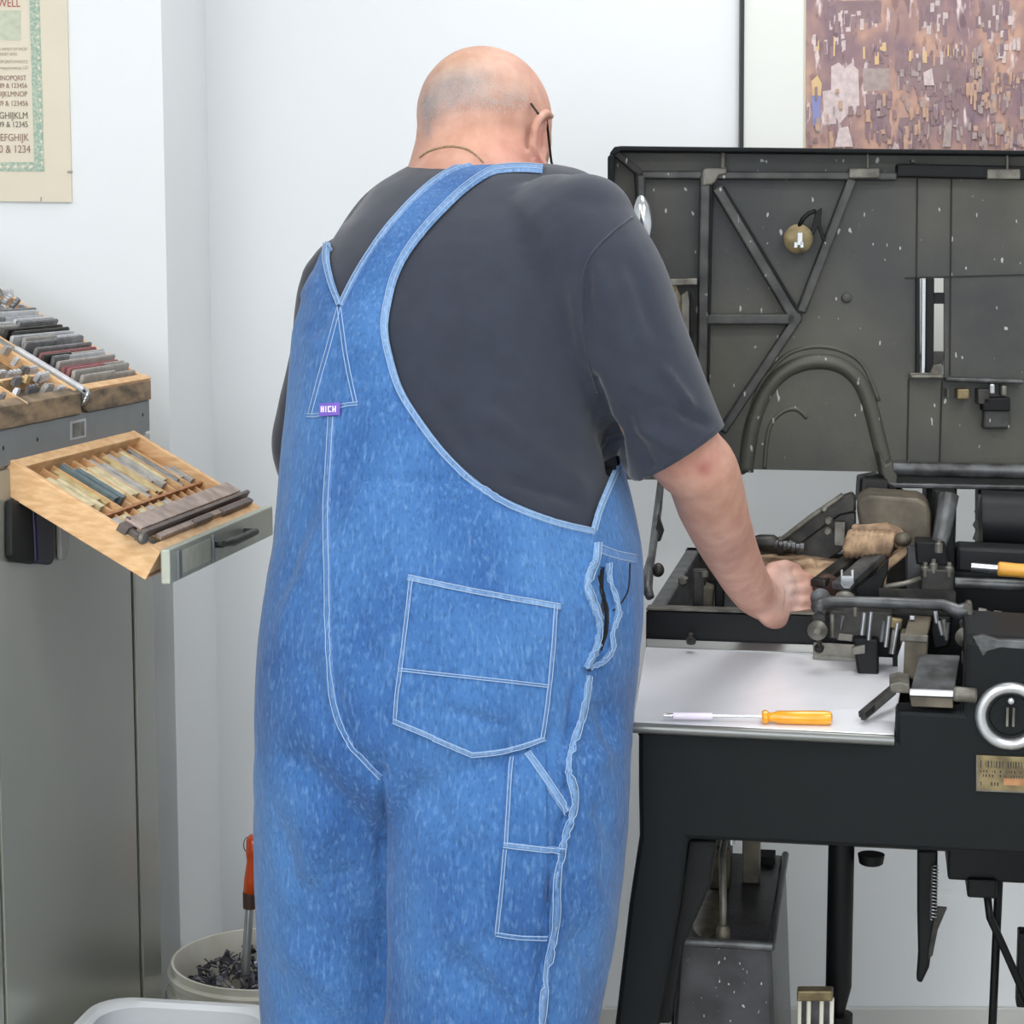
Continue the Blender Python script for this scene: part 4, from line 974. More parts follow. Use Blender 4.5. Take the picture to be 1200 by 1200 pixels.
# window slot with its bars
lp_('slot_frame', prL([(1074, 326), (1078, 326), (1078, 440), (1074, 440)], -.012, .02), 'press_dark')
lp_('slot_bar', prL([(1080, 326), (1085, 326), (1084, 440), (1079.5, 440)], -.008, .014), 'chrome', bevel=.001)
lp_('slot_bar', prL([(1085.5, 326), (1095, 326), (1094, 440), (1085, 440)], -.006, .014), 'press_dark', bevel=.001)
lp_('slot_block', prL([(1095, 343), (1107, 343), (1107, 356), (1095, 356)], -.006, .014), 'press_dark')
lp_('slot_block', prL([(1094, 412), (1106, 412), (1105, 428), (1094, 428)], -.006, .014), 'dark_iron')
lp_('slot_foot', prL([(1094, 428), (1104, 426), (1104, 440), (1066, 444), (1066, 437), (1090, 437)], -.016, .012), 'worn_iron', bevel=.001)
rib(1066, 441, 1104, 441, .003, 'worn_iron'); rib(1107, 444, 1198, 447, .0035, 'grey_iron')
for x0, y0, x1, y1, m_ in ((1110, 456, 1112, 466, 'worn_iron'), (1122, 456, 1136, 468, 'brass_old'), (1146, 456, 1160, 474, 'dark_iron'), (1160, 450, 1166, 462, 'silver'), (1174, 452, 1180, 464, 'worn_iron'), (1152, 466, 1184, 482, 'press_dark')):
    lp_('latch_part', prL([(x0, y0), (x1, y0), (x1, y1), (x0, y1)], -.03, .03), m_, bevel=.002)
lp_('latch_box', prL([(1154, 474), (1184, 474), (1184, 503), (1152, 503)], -.022, .022), 'lid_rib', bevel=.004)
# wheel-arch ridge
arc = []
for x, y in ((874, 553), (878, 520), (884, 492), (896, 462), (914, 440), (938, 427), (966, 424), (990, 431), (1008, 448), (1020, 476), (1030, 515), (1040, 556)): arc.append(G(x, y, -.003))
from mathutils.geometry import interpolate_bezier
def smooth_path(p, n=6):
    out = []
    for i in range(len(p) - 1):
        a, b = p[i], p[i + 1]; t0 = (p[i + 1] - p[max(i - 1, 0)]) / 6; t1 = (p[min(i + 2, len(p) - 1)] - p[i]) / 6
        out += list(interpolate_bezier(a, a + t0, b - t1, b, n))[:-1]
    return out + [p[-1]]
lp_('arch_ridge', MB().tube([p + LD * .006 for p in smooth_path(arc)], .0125, 12, flat=1), 'lid_iron', smooth=True)
arc2 = [G(x, y, 0) for x, y in ((896, 550), (898, 520), (904, 496), (918, 482), (934, 480), (946, 490))]
lp_('arch_ridge', MB().tube([p + LD * .0015 for p in smooth_path(arc2)], .004, 10), 'lid_iron', smooth=True)
arc3 = [G(x, y, 0) for x, y in ((868, 552), (872, 510), (886, 462), (900, 438), (925, 414), (960, 406), (994, 414), (1014, 432), (1030, 470))]
lp_('arch_ridge', MB().tube([p + LD * .002 for p in smooth_path(arc3)], .004, 10), 'lid_iron', smooth=True)
lp_('bolt_boss', MB().lathe(G(992, 349, 0), -LD, [(.008, 0), (.007, .006), (.003, .008)], 16), 'lid_iron', smooth='auto')
# bottom beam
lp_('bottom_beam', MB().tube([G(1046, 549, -.03), G(1345, 556, -.03)], .011, 16), 'grey_iron', smooth='auto')
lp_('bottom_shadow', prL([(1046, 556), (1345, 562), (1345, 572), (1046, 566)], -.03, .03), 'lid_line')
lp_('bottom_beam', prL([(1040, 566), (1345, 572), (1345, 577), (1048, 572)], -.045, .05), 'grey_iron', bevel=.002)
lp_('beam_end', prL([(1030, 530), (1038, 545), (1046, 540), (1052, 560), (1050, 575), (1042, 572), (1034, 556)], -.04, .045), 'lid_iron', bevel=.003)
mp('hinge_barrel', MB().tube([G(1012, 572, -.03), G(1038, 573, -.03)], .019, 24), 'press_dark', smooth='auto')
mp('hinge_bracket', prL([(1008, 560), (1030, 556), (1062, 576), (1062, 600), (1006, 590)], .0, .05), 'press_dark', bevel=.003)
mp('hinge_post', prL([(1086, 568), (1122, 570), (1118, 700), (1086, 700)], -.02, .05), 'press_dark', bevel=.003)
mp('hinge_post', prL([(1146, 572), (1345, 576), (1345, 720), (1146, 716)], .10, .03), 'press_dark', bevel=.003)

# ---------------------------------------------------------------- tools lying on the press
def on_plate(px, py, lift=0): # point on the sloping feed table
    n = (Fr - Fl).cross(B1 - Fl).normalized(); n = n if n.z > 0 else -n
    return PL(px, py, Fl, n) + n * lift
s_a, s_b = on_plate(778, 846, .008), on_plate(974, 850, .009)
sd = thing('screwdriver', 'screwdriver with a clear amber handle lying on the bright steel table of the press', 'screwdriver', (s_a + s_b) / 2)
def lerp(a, b, t): return a + (b - a) * t
def sx(px): return lerp(s_a, s_b, (px - 778) / 196.0)
n_ = MB().tube([sx(778), sx(796), sx(797), sx(895)], [.0028, .0028, .0022, .0022], 12); obj('shank', n_, 'chrome', sd, smooth='auto')
obj('sleeve', MB().tube([sx(789), sx(835)], .0042, 14), 'label_white', sd, smooth='auto')
hd_ = []
for p, r in ((893, .0065), (895, .0085), (899, .0085), (902, .0055), (907, .006), (912, .008), (940, .0085), (962, .0088), (968, .0088), (973, .008), (975, .005)): hd_.append((sx(p), r))
obj('handle', MB().tube([a for a, _ in hd_], [b for _, b in hd_], 10), 'amber', sd, smooth='auto')
t_a, t_b = F(1138, 664, .40), F(1235, 672, .40)
s2 = thing('screwdriver', 'tool with a pale orange handle and bright ferrule on the far right of the press', 'screwdriver', (t_a + t_b) / 2)
def sy(px): return lerp(t_a, t_b, (px - 1138) / 97.0)
obj('shank', MB().tube([sy(1138), sy(1170)], .0058, 16), 'chrome', s2, smooth='auto')
obj('handle', MB().tube([sy(1169), sy(1171), sy(1178), sy(1190), sy(1230), sy(1235)], [.0075, .0098, .0098, .0094, .0104, .007], 18), 'orange_pale', s2, smooth=True)
# ---------------------------------------------------------------- person
def to_bvh(me): return BVHTree.FromPolygons([v.co for v in me.vertices], [tuple(p.vertices) for p in me.polygons])
def remesh(mb, voxel, smooth=6, fac=.5):
    me = bpy.data.meshes.new('tmp'); me.from_pydata([tuple(v) for v in mb.v], [], mb.f)
    bm = bmesh.new(); bm.from_mesh(me)
    # every closed shell must face outwards before it is merged
    bmesh.ops.recalc_face_normals(bm, faces=bm.faces); bm.to_mesh(me); bm.free()
    o = bpy.data.objects.new('tmp', me); C.objects.link(o)
    r = o.modifiers.new('r', 'REMESH'); r.mode = 'VOXEL'; r.voxel_size = voxel
    s = o.modifiers.new('s', 'SMOOTH'); s.factor = fac; s.iterations = smooth
    out = bpy.data.meshes.new_from_object(o.evaluated_get(bpy.context.evaluated_depsgraph_get()))
    bpy.data.objects.remove(o); bpy.data.meshes.remove(me)
    return out
def rg(y, L_, R_, d, b):
    a, c = P(L_, y, d), P(R_, y, d); m_ = (a + c) / 2
    return (m_, (c - a) / 2, V3((0, b, 0)))
ROWS = [(184, 508, 560, 2.58, .03), (190, 482, 628, 2.575, .065), (200, 462, 686, 2.57, .095), (215, 436, 708, 2.555, .115), (235, 414, 722, 2.54, .132), (262, 394, 731, 2.52, .15), (295, 376, 737, 2.50, .163),
        (335, 359, 737, 2.485, .175), (380, 345, 733, 2.47, .185), (430, 340, 728, 2.46, .192), (480, 336, 724, 2.45, .198), (540, 330, 728, 2.44, .203), (580, 328, 738, 2.43, .206),
        (640, 320, 751, 2.42, .21), (700, 309, 755, 2.41, .214), (760, 303, 752, 2.405, .217), (820, 301, 747, 2.40, .213), (870, 301, 743, 2.40, .200), (905, 305, 737, 2.40, .180), (940, 320, 720, 2.41, .150), (975, 340, 700, 2.42, .11)]
def dense(rows, k=4):
    out = []
    for i in range(len(rows) - 1):
        p0 = rows[max(i - 1, 0)]; p1 = rows[i]; p2 = rows[i + 1]; p3 = rows[min(i + 2, len(rows) - 1)]
        for j in range(k):
            t = j / k
            out.append(tuple(.5 * ((2 * b) + (c - a) * t + (2 * a - 5 * b + 4 * c - d) * t * t + (-a + 3 * b - 3 * c + d) * t ** 3) for a, b, c, d in zip(p0, p1, p2, p3)))
    return out + [rows[-1]]
DR = dense(ROWS)
def shrink(r, e): c, x, y = r; return (c, x * (1 - e / x.length), y * (1 - e / y.length))
LEG_L = [(820, 312, 500, 2.41, .17), (870, 302, 505, 2.415, .183), (930, 300, 508, 2.42, .178), (1000, 301, 506, 2.43, .168), (1100, 304, 500, 2.445, .155), (1200, 309, 492, 2.455, .145), (1350, 318, 442, 2.48, .115), (1550, 330, 438, 2.47, .11), (1700, 338, 436, 2.47, .10)]
LEG_R = [(820, 430, 742, 2.375, .165), (870, 442, 742, 2.37, .182), (930, 445, 738, 2.36, .184), (1000, 446, 731, 2.35, .174), (1100, 448, 718, 2.34, .155), (1200, 449, 701, 2.335, .145), (1350, 455, 668, 2.33, .13), (1550, 468, 625, 2.32, .115), (1690, 480, 604, 2.32, .10)]
dm = MB().loft([rg(*r) for r in DR], 64, 2.25)
dm.loft([rg(*r) for r in dense(LEG_L)], 48, 2.2)
dm.loft([rg(*r) for r in dense(LEG_R)], 48, 2.5)
DEN = remesh(dm, .0062, 5)

FOLDS = [ # px segments, width px, amplitude m
    (447, 905, 447.5, 1200, 4, -.014), (440, 880, 447, 915, 7, -.006),
    (385, 700, 384, 800, 3.5, -0.0032), (388, 790, 410, 880, 5, -0.0048), (414, 878, 446, 915, 6, -0.0080),
    (350, 760, 400, 880, 16, -0.0064), (330, 880, 430, 965, 18, -0.0080), (345, 1040, 400, 930, 16, 0.0064), (395, 1010, 440, 1110, 14, -0.0080), (330, 1100, 420, 1190, 20, 0.0080), (320, 960, 360, 1060, 14, -0.0064),
    (440, 560, 360, 690, 18, 0.0048), (372, 560, 335, 690, 12, -0.0064), (365, 620, 325, 760, 10, 0.0048), (420, 720, 455, 830, 16, -0.0048),
    (384, 372, 352, 398, 7, -0.0035), (350, 392, 378, 412, 7, 0.003), (352, 350, 372, 322, 8, 0.004),
    (410, 560, 560, 566, 5, -0.0040), (560, 566, 680, 600, 4, -0.0048), (560, 575, 690, 612, 5, 0.0040),
    (480, 910, 560, 1010, 18, -0.0051), (470, 1040, 560, 950, 16, 0.0051), (500, 1100, 590, 1190, 20, -0.0068), (480, 1150, 560, 1080, 14, 0.0051), (560, 1110, 625, 1190, 12, 0.0068),
    (690, 650, 683, 690, 4, .005), (683, 690, 697, 735, 4, .005), (697, 735, 684, 780, 4, .005), (704, 668, 712, 700, 3, -.012), (712, 700, 706, 760, 4, -.014), (706, 760, 690, 785, 4, -.008),
    (718, 660, 722, 720, 4, .005), (722, 720, 716, 765, 4, .004), (735, 650, 745, 800, 8, .003),
    (684, 790, 678, 850, 4, .006), (678, 850, 664, 905, 4, .006), (664, 905, 672, 935, 4, .007), (672, 935, 655, 1010, 4, .006), (655, 1010, 648, 1090, 4, .006), (648, 1090, 632, 1200, 4, .006),
    (676, 800, 664, 880, 4, -.007), (660, 900, 664, 930, 3, -.007), (662, 950, 646, 1010, 3, -.007), (645, 1020, 638, 1090, 3, -.006), (640, 1100, 622, 1200, 4, -.007),
    (700, 820, 730, 900, 10, -0.0064), (690, 900, 735, 870, 12, 0.0064), (700, 940, 725, 1000, 10, -0.0064), (680, 1010, 710, 1080, 12, 0.0064), (670, 1090, 700, 1160, 12, -0.0064),
    (530, 830, 590, 850, 8, -0.0048), (520, 815, 600, 838, 10, 0.0032)]
def displace(me, folds, namp=.0025, nscale=9, fine=.0012):
    me.update()
    ns = [v.normal.copy() for v in me.vertices]
    for v, n in zip(me.vertices, ns):
        p = v.co
        d = namp * noise.noise(V3((p.x * nscale, p.y * nscale, p.z * nscale * .55))) + fine * noise.noise(V3((p.x * 38, p.y * 38, p.z * 18 + 5)))
        if n.dot(CAM - p) > 0:
            px, py = proj(p)
            for x0, y0, x1, y1, w_, a_ in folds:
                if abs(px - (x0 + x1) / 2) > abs(x1 - x0) / 2 + w_ * 3 or abs(py - (y0 + y1) / 2) > abs(y1 - y0) / 2 + w_ * 3: continue
                dx, dy = x1 - x0, y1 - y0; L2 = dx * dx + dy * dy
                t = max(0, min(1, ((px - x0) * dx + (py - y0) * dy) / L2))
                e = math.hypot(px - x0 - dx * t, py - y0 - dy * t) / w_
                fall = min(1, t * 5 + .25, (1 - t) * 5 + .25)
                if e < 3: d += a_ * math.exp(-e * e) * fall
        v.co = p + n * d
displace(DEN, FOLDS, .0045, 7, .0016)
DB = to_bvh(DEN)
POLY = [(150, 645), (150, 284), (378, 288), (381, 300), (386, 330), (398, 357), (410, 332), (430, 297), (455, 262), (490, 225), (520, 202), (545, 190), (565, 187), (588, 187), (590, 199), (577, 204), (545, 224), (510, 258), (482, 292),
        (466, 322), (457, 352), (453, 385), (459, 420), (472, 455), (492, 490), (522, 528), (558, 562), (600, 588), (650, 607), (695, 618), (700, 602), (709, 578), (719, 556), (740, 520), (800, 440), (900, 440), (900, 700), (150, 700)]
def inside(x, y, poly):
    c = False; j = len(poly) - 1
    for i in range(len(poly)):
        xi, yi = poly[i]; xj, yj = poly[j]
        if (yi > y) != (yj > y) and x < (xj - xi) * (y - yi) / (yj - yi) + xi: c = not c
        j = i
    return c
Z640 = P(600, 645, 2.42).z; Z340 = P(600, 340, 2.5).z; Z420 = P(600, 430, 2.5).z
def is_denim(p, n, f=None):
    if p.z < Z640 - .02: return True
    px, py = proj(p)
    if n.dot(CAM - p) > 0.0: return inside(px, py, POLY) if py > 630 or px < 380 else all(inside(*proj(v.co), POLY) for v in f.verts)
    c = P(535, py, 2.46)
    a = math.degrees(math.atan2(p.y - c.y, p.x - c.x))
    if a > 140 or a < -120: return p.z < P(600, 300, 2.5).z
    if -10 < a < 95: return p.z < Z340
    return p.z < Z640
def submesh(me, keep, name, cuts=()):
    bm = bmesh.new(); bm.from_mesh(me)
    for co_, no_ in cuts:
        g = [f for f in bm.faces if (f.calc_center_median() - co_).length < .14]
        g = g + list({e for f in g for e in f.edges}) + list({v for f in g for v in f.verts})
        bmesh.ops.bisect_plane(bm, geom=g, plane_co=co_, plane_no=no_, dist=1e-5)
    bmesh.ops.delete(bm, geom=[f for f in bm.faces if not keep(f.calc_center_median(), f.normal, f)], context='FACES')
    out = bpy.data.meshes.new(name); bm.to_mesh(out); bm.free()
    return out
PO = V3((-.07, 2.42, 0))
man = thing('person', 'bald person in blue denim overalls and black t-shirt, back turned, leaning over the press', 'person', PO)
def mobj(name, me, m, parent, smooth=True):
    w = WO[parent.name]
    for v in me.vertices: v.co -= w
    me.materials.clear(); me.materials.append(MATS[m])
    for p in me.polygons: p.use_smooth = smooth; p.material_index = 0
    me.name = name
    o = bpy.data.objects.new(name, me); C.objects.link(o); o.parent = parent; WO[o.name] = w
    return o

# ---- shirt
shm = MB().loft([shrink(rg(*r), .007) for r in DR[:int(len(DR) * .8)]], 64, 2.25)
def limb(mb, pts, seg=28, flat=1.0):
    """pts: (px, py, depth, radius)"""
    q = dense(pts, 4)
    return mb.tube([P(a, b, c) for a, b, c, _ in q], [r for _, _, _, r in q], seg)
SLV_R = [(640, 270, 2.47, .070), (672, 290, 2.42, .080), (704, 335, 2.38, .078), (730, 395, 2.36, .073), (762, 460, 2.35, .0665), (798, 540, 2.35, .0625)]
SLV_L = [(440, 310, 2.53, .05), (400, 335, 2.57, .052), (388, 420, 2.61, .052), (374, 490, 2.655, .056), (370, 528, 2.68, .058), (388, 572, 2.72, .056)]
limb(shm, SLV_R); limb(shm, SLV_L)
shm.ell(P(684, 262, 2.42), V3((.062, 0, 0)), V3((0, .07, 0)), V3((0, 0, .058)))
SHF = [(686, 300, 690, 430, 7, -0.0085), (690, 430, 716, 530, 8, -0.0170), (716, 500, 724, 560, 8, -0.0204), (672, 330, 700, 470, 8, 0.0068), (742, 440, 800, 500, 8, 0.0068), (760, 470, 835, 498, 6, -0.0068), (775, 430, 812, 480, 6, 0.0068), (740, 500, 805, 530, 8, 0.0068), (728, 480, 770, 560, 8, -0.0068),
       (700, 310, 735, 420, 9, 0.0051), (736, 300, 770, 400, 9, -0.0051), (560, 480, 690, 575, 12, 0.0051), (500, 450, 560, 540, 10, -0.0051), (590, 560, 680, 590, 7, -0.0051), (600, 230, 660, 300, 14, 0.0034), (430, 215, 400, 262, 7, -0.0034)]
SH = remesh(shm, .0062, 5)
displace(SH, SHF, .002, 7, .0006)
SB = to_bvh(SH)
eR = P(795, 531, 2.35); dR = (P(798, 540, 2.35) - P(762, 460, 2.35)).normalized(); dR = (dR + V3((.18, 0, -.02))).normalized()
mat('arm_hair', (120, 88, 70), .6)
eL = P(386, 566, 2.715); dL = (P(388, 572, 2.72) - P(370, 528, 2.68)).normalized()
def keep_shirt(p, n, f=None):
    if (p - eR).dot(dR) > 0 and (p - eR).length < .13: return False
    if (p - eL).dot(dL) > 0 and (p - eL).length < .12: return False
    px, py = proj(p)
    if p.z < P(600, 700, 2.45).z: return False
    return True
sho = mobj('t_shirt', submesh(SH, keep_shirt, 't_shirt', [(eR, dR), (eL, dL)]), 'shirt', man)
s_ = sho.modifiers.new('s', 'SOLIDIFY'); s_.thickness = .003; s_.offset = -1

# ---- overalls
ov = mobj('overalls', submesh(DEN, is_denim, 'overalls'), 'denim', man)
s_ = ov.modifiers.new('s', 'SOLIDIFY'); s_.thickness = .003; s_.offset = -1

def onto(px, py, eps, bv):
    r = ray(px, py).normalized()
    h = bv.ray_cast(CAM, r)
    if h[0] is None:
        h = bv.find_nearest(P(px, py, 2.42))
    n = h[1]
    if n.dot(r) > 0: n = -n
    return h[0] + n * eps, n
def samp(poly, step=5):
    q = []
    pts = [V3((x, y, 0)) for x, y in poly]; pts = smooth_path(pts, 8) if len(pts) > 2 else pts
    for i in range(len(pts) - 1):
        L_ = (pts[i + 1] - pts[i]).length; k = max(1, int(L_ / step))
        for j in range(k): q.append(pts[i].lerp(pts[i + 1], j / k))
    return q + [pts[-1]]
def seam(name, poly, w, parent, m='denim_seam', eps=.0022, bv=None, threads=(-.3, .3), tm='thread', tr=.00055, step=4):
    bv = bv or DB; q = samp(poly, step); mb = MB(); rows = []; n = len(q)
    offs = (-.5, -.36, 0, .36, .5); es = (-.0012, eps * .85, eps, eps * .85, -.0012)
    for i in range(n):
        t = (q[min(i + 1, n - 1)] - q[max(i - 1, 0)]).normalized(); s = V3((-t.y, t.x, 0))
        rows.append([onto(*(q[i] + s * (w * o)).xy, e, bv)[0] for o, e in zip(offs, es)])
    mb.add([p for r in rows for p in r], [(i * 5 + k, i * 5 + k + 1, (i + 1) * 5 + k + 1, (i + 1) * 5 + k) for i in range(n - 1) for k in range(4)])
    for th in threads:
        pts = []
        for i in range(n):
            t = (q[min(i + 1, n - 1)] - q[max(i - 1, 0)]).normalized(); s = V3((-t.y, t.x, 0))
            pts.append(onto(*(q[i] + s * (w * th)).xy, eps + .0003, bv)[0])
        mb.tube(pts, tr, 5, mi=1)
    return obj(name, mb, [m, tm], parent, smooth=True)
seam('back_seam', [(389, 488), (386, 540), (383, 600), (384, 680), (385, 760), (392, 825), (408, 868), (428, 893), (446, 912)], 9, ov, 'denim_seam')
# hems along the edges
seam('hem', [(697, 623), (650, 612), (600, 593), (557, 567), (520, 532), (490, 493), (468, 457), (456, 420), (450, 385), (454, 352), (463, 320), (480, 289), (508, 255), (543, 221), (573, 201), (594, 196.5), (616, 196), (636, 197.5)], 9, ov, 'denim_light')
seam('hem', [(383, 284), (382, 305), (388, 332), (398, 358)], 7, ov, 'denim_light')
seam('hem', [(399, 358), (413, 330), (433, 296), (458, 262), (492, 226), (521, 204), (545, 193), (566, 189)], 6, ov, 'denim_light')
seam('hem', [(696, 622), (702, 600), (711, 577), (722, 552)], 6, ov, 'denim_light')
# yoke stitching below the crossing
seam('yoke_seam', [(398, 360), (386, 405), (375, 444), (364, 486)], 7, ov, 'denim', .0012)
seam('yoke_seam', [(398, 360), (404, 405), (410, 440), (417, 472)], 7, ov, 'denim', .0012)
seam('yoke_seam', [(360, 487), (376, 486), (400, 476), (420, 473)], 6, ov, 'denim_seam', .0012)
# maker's tab
tab = []
for j in range(4):
    for i in range(5):
        x = 377.5 + 23.5 * i / 4; y = 474 + 14.5 * j / 3 - .06 * (x - 377)
        tab.append(onto(x, y, .0045, DB)[0])
mb = MB().add(tab, [(j * 5 + i, j * 5 + i + 1, j * 5 + i + 6, j * 5 + i + 5) for j in range(3) for i in range(4)])
tb_ = obj('cloth_tab', mb, 'purple', ov); sm = tb_.modifiers.new('s', 'SOLIDIFY'); sm.thickness = .001; sm.offset = 0
mb = MB()
for x0, x1, y0, y1 in ((380, 381.6, 477, 484), (382.4, 384, 477, 484), (380, 384, 479.6, 481), (385.4, 386.8, 477, 484), (388.2, 392, 477, 478.4), (388.2, 389.6, 477, 484), (388.2, 392, 482.6, 484), (393.2, 394.6, 477, 484), (393.2, 397, 480, 481.4), (395.8, 397.2, 477, 484)):
    mb.add([onto(x, y, .0056, DB)[0] for x, y in ((x0, y0), (x1, y0), (x1, y1), (x0, y1))], [(0, 1, 2, 3)])
obj('white_lettering', mb, 'label_white', ov)
# pockets
def patch(name, left, right, n, k, eps, parent, m='denim'):
    """grid between two edge polylines, top to bottom"""
    def at(pl, t):
        ls = [math.dist(pl[i], pl[i + 1]) for i in range(len(pl) - 1)]; T = sum(ls) * t
        for i, l in enumerate(ls):
            if T <= l or i == len(ls) - 1: u = min(1, T / l); return (pl[i][0] + (pl[i + 1][0] - pl[i][0]) * u, pl[i][1] + (pl[i + 1][1] - pl[i][1]) * u)
            T -= l
    mb = MB(); g = []
    for j in range(n + 1):
        a = at(left, j / n); b = at(right, j / n)
        for i in range(k + 1):
            u = i / k; e = eps if 0 < i < k and 0 < j < n else -.0015
            uu = min(max((i - .8) / (k - 1.6), 0), 1) if 0 < i < k else u
            g.append(onto(a[0] + (b[0] - a[0]) * (uu if 0 < i < k else u), a[1] + (b[1] - a[1]) * (uu if 0 < i < k else u), e, DB)[0])
    mb.add(g, [(j * (k + 1) + i, j * (k + 1) + i + 1, (j + 1) * (k + 1) + i + 1, (j + 1) * (k + 1) + i) for j in range(n) for i in range(k)])
    return obj(name, mb, m, parent, smooth=True)
# the back pocket as vertical columns so that its pointed lower edge is exact
pk = patch('back_pocket', [(477, 673), (655, 706)], [(458, 846), (472, 853), (510, 869), (553, 889), (590, 884), (638, 869)], 40, 40, .0038, ov, 'denim')
seam('pocket_hem', [(479, 677), (560, 694), (655, 711)], 9, pk, 'denim_light', .0055, step=4)
for pl_ in ([(480, 678), (474, 730), (467, 785), (461, 844)], [(652, 710), (648, 765), (643, 820), (636, 866)]):
    seam('pocket_stitching', [(x + (3 if x < 560 else -3), y) for x, y in pl_], 6, pk, 'denim_seam', .0052)
seam('pocket_stitching', [(468, 784), (550, 793), (641, 803)], 5, pk, 'denim_seam', .0052)
seam('pocket_stitching', [(462, 844), (510, 864)], 8, pk, 'denim_light', .0052); seam('pocket_stitching', [(508, 864), (554, 883)], 8, pk, 'denim_light', .0052)
seam('pocket_stitching', [(552, 883), (592, 878), (637, 865)], 8, pk, 'denim_light', .0052)
# leg pocket and hammer loop
lpk = patch('leg_pocket', [(594, 884), (600, 882), (640, 880)], [(580, 1096), (600, 1100), (644, 1101)], 34, 14, .003, ov)
lpk = WO and lpk
seam('pocket_stitching', [(599, 886), (596, 935), (593, 990)], 6, lpk, 'denim_seam', .0042); seam('pocket_stitching', [(592, 994), (587, 1045), (582, 1094)], 6, lpk, 'denim_seam', .0042)
seam('pocket_hem', [(590, 989), (622, 993), (659, 997)], 9, lpk, 'denim_light', .0048)
seam('pocket_stitching', [(581, 1093), (610, 1097), (643, 1098)], 7, lpk, 'denim_seam', .0042)
seam('hammer_loop', [(617, 881), (632, 902), (648, 926), (665, 952)], 11, ov, 'denim_light', .005)
seam('side_pocket_edge', [(659, 998), (653, 1030), (648, 1060), (644, 1100)], 4, ov, 'denim_seam', .003, threads=())
seam('side_seam', [(690, 792), (684, 830), (673, 870), (666, 900), (673, 930), (670, 955), (660, 990), (653, 1030), (652, 1070), (648, 1100), (641, 1140), (634, 1200), (628, 1260)], 7, ov, 'denim_light', .003)
# side opening with its two rippled edges
seam('opening_edge', [(699, 636), (697, 655), (690, 670), (687, 690), (695, 712), (702, 735), (698, 757), (686, 782)], 6, ov, 'denim_light', .006)
seam('opening_edge', [(712, 660), (714, 680), (721, 700), (723, 720), (717, 740), (716, 760), (704, 776), (688, 786)], 5, ov, 'denim_light', .005)
seam('opening_gap', [(706, 664), (705, 690), (711, 715), (710, 740), (703, 762)], 6, ov, 'dark_gap', .0012, threads=(), step=3)
seam('waist_band', [(700, 642), (720, 650), (745, 655)], 14, ov, 'denim_seam', .002)
seam('loose_thread', [(738, 660), (736, 690), (728, 706), (718, 716)], 1.6, ov, 'dark_gap', .001, threads=())

# ---- body
bm_ = MB().loft([shrink(rg(*r), .024) for r in DR[4:int(len(DR) * .97)]], 48, 2.1)
bm_.loft([shrink(rg(*r), .03) for r in dense(LEG_L)], 32, 2); bm_.loft([shrink(rg(*r), .03) for r in dense(LEG_R)], 32, 2)
HC = P(568, 140, 2.60)
Fh = V3((math.sin(R(27)), math.cos(R(27)), 0)); Rh = V3((math.cos(R(27)), -math.sin(R(27)), 0))
tl_ = R(28); Fd = (Fh * math.cos(tl_) - ZZ * math.sin(tl_)); Uh = (ZZ * math.cos(tl_) + Fh * math.sin(tl_))
bm_.ell(HC, Rh * .082, Fd * .096, Uh * .088, 32, 24)
bm_.ell(HC + Fd * .035 + Uh * -.01, Rh * .072, Fd * .075, Uh * .075, 32, 24)
bm_.ell(HC + Fd * .050 - Uh * .070, Rh * .060, Fd * .052, Uh * .062, 32, 24)      # jaw
bm_.ell(HC + Fd * .085 - Uh * .108, Rh * .028, Fd * .022, Uh * .018)              # chin
bm_.ell(HC + Fd * .112 - Uh * .052, Rh * .013, Fd * .022, Uh * .016)              # nose tip
bm_.tube([HC + Fd * .092 - Uh * .01, HC + Fd * .118 - Uh * .052], [.009, .010], 12)
bm_.ell(HC + Fd * .096 - Uh * .005, Rh * .05, Fd * .012, Uh * .010)               # brow
bm_.tube([HC + Fd * .100 - Uh * .080 - Rh * .024, HC + Fd * .108 - Uh * .079, HC + Fd * .100 - Uh * .080 + Rh * .024], [.004, .006, .004], 10)
bm_.tube([HC + Fd * .097 - Uh * .089 - Rh * .020, HC + Fd * .105 - Uh * .090, HC + Fd * .097 - Uh * .089 + Rh * .020], [.004, .0065, .004], 10)
# thick neck running down into the shoulders
bm_.loft([rg(118, 496, 628, 2.595, .062), rg(140, 490, 629, 2.59, .072), rg(165, 487, 630, 2.58, .078), rg(190, 480, 636, 2.57, .084), rg(225, 465, 650, 2.56, .09), rg(280, 450, 660, 2.53, .1)], 40, 2.1)
def pearl(pts, seg=16): # (px, py, depth, r)
    bm_.tube([P(a, b, c) for a, b, c, _ in pts], [r for *_, r in pts], seg)
# ear (towards the camera side), rim and lobe
bm_.ell(P(634, 163, 2.556), X_ * .007 + Y_ * -.003, Y_ * .012 + X_ * .004, ZZ * .033 - X_ * .002, 20, 16)
pearl([(639, 197, 2.54, .0056), (629, 187, 2.525, .0056), (624, 170, 2.515, .0060), (626, 152, 2.515, .0062), (632, 138, 2.52, .0064), (640, 132, 2.535, .0058), (646, 137, 2.555, .0046)])
bm_.ell(P(635, 187, 2.55), X_ * .006, Y_ * .007, ZZ * .010)
# left ear on the hidden side
lc_ = HC - Rh * .083 + Fd * .012 - Uh * .025
bm_.ell(lc_, Rh * .008, Fd * .016 - Rh * .006, Uh * .028)
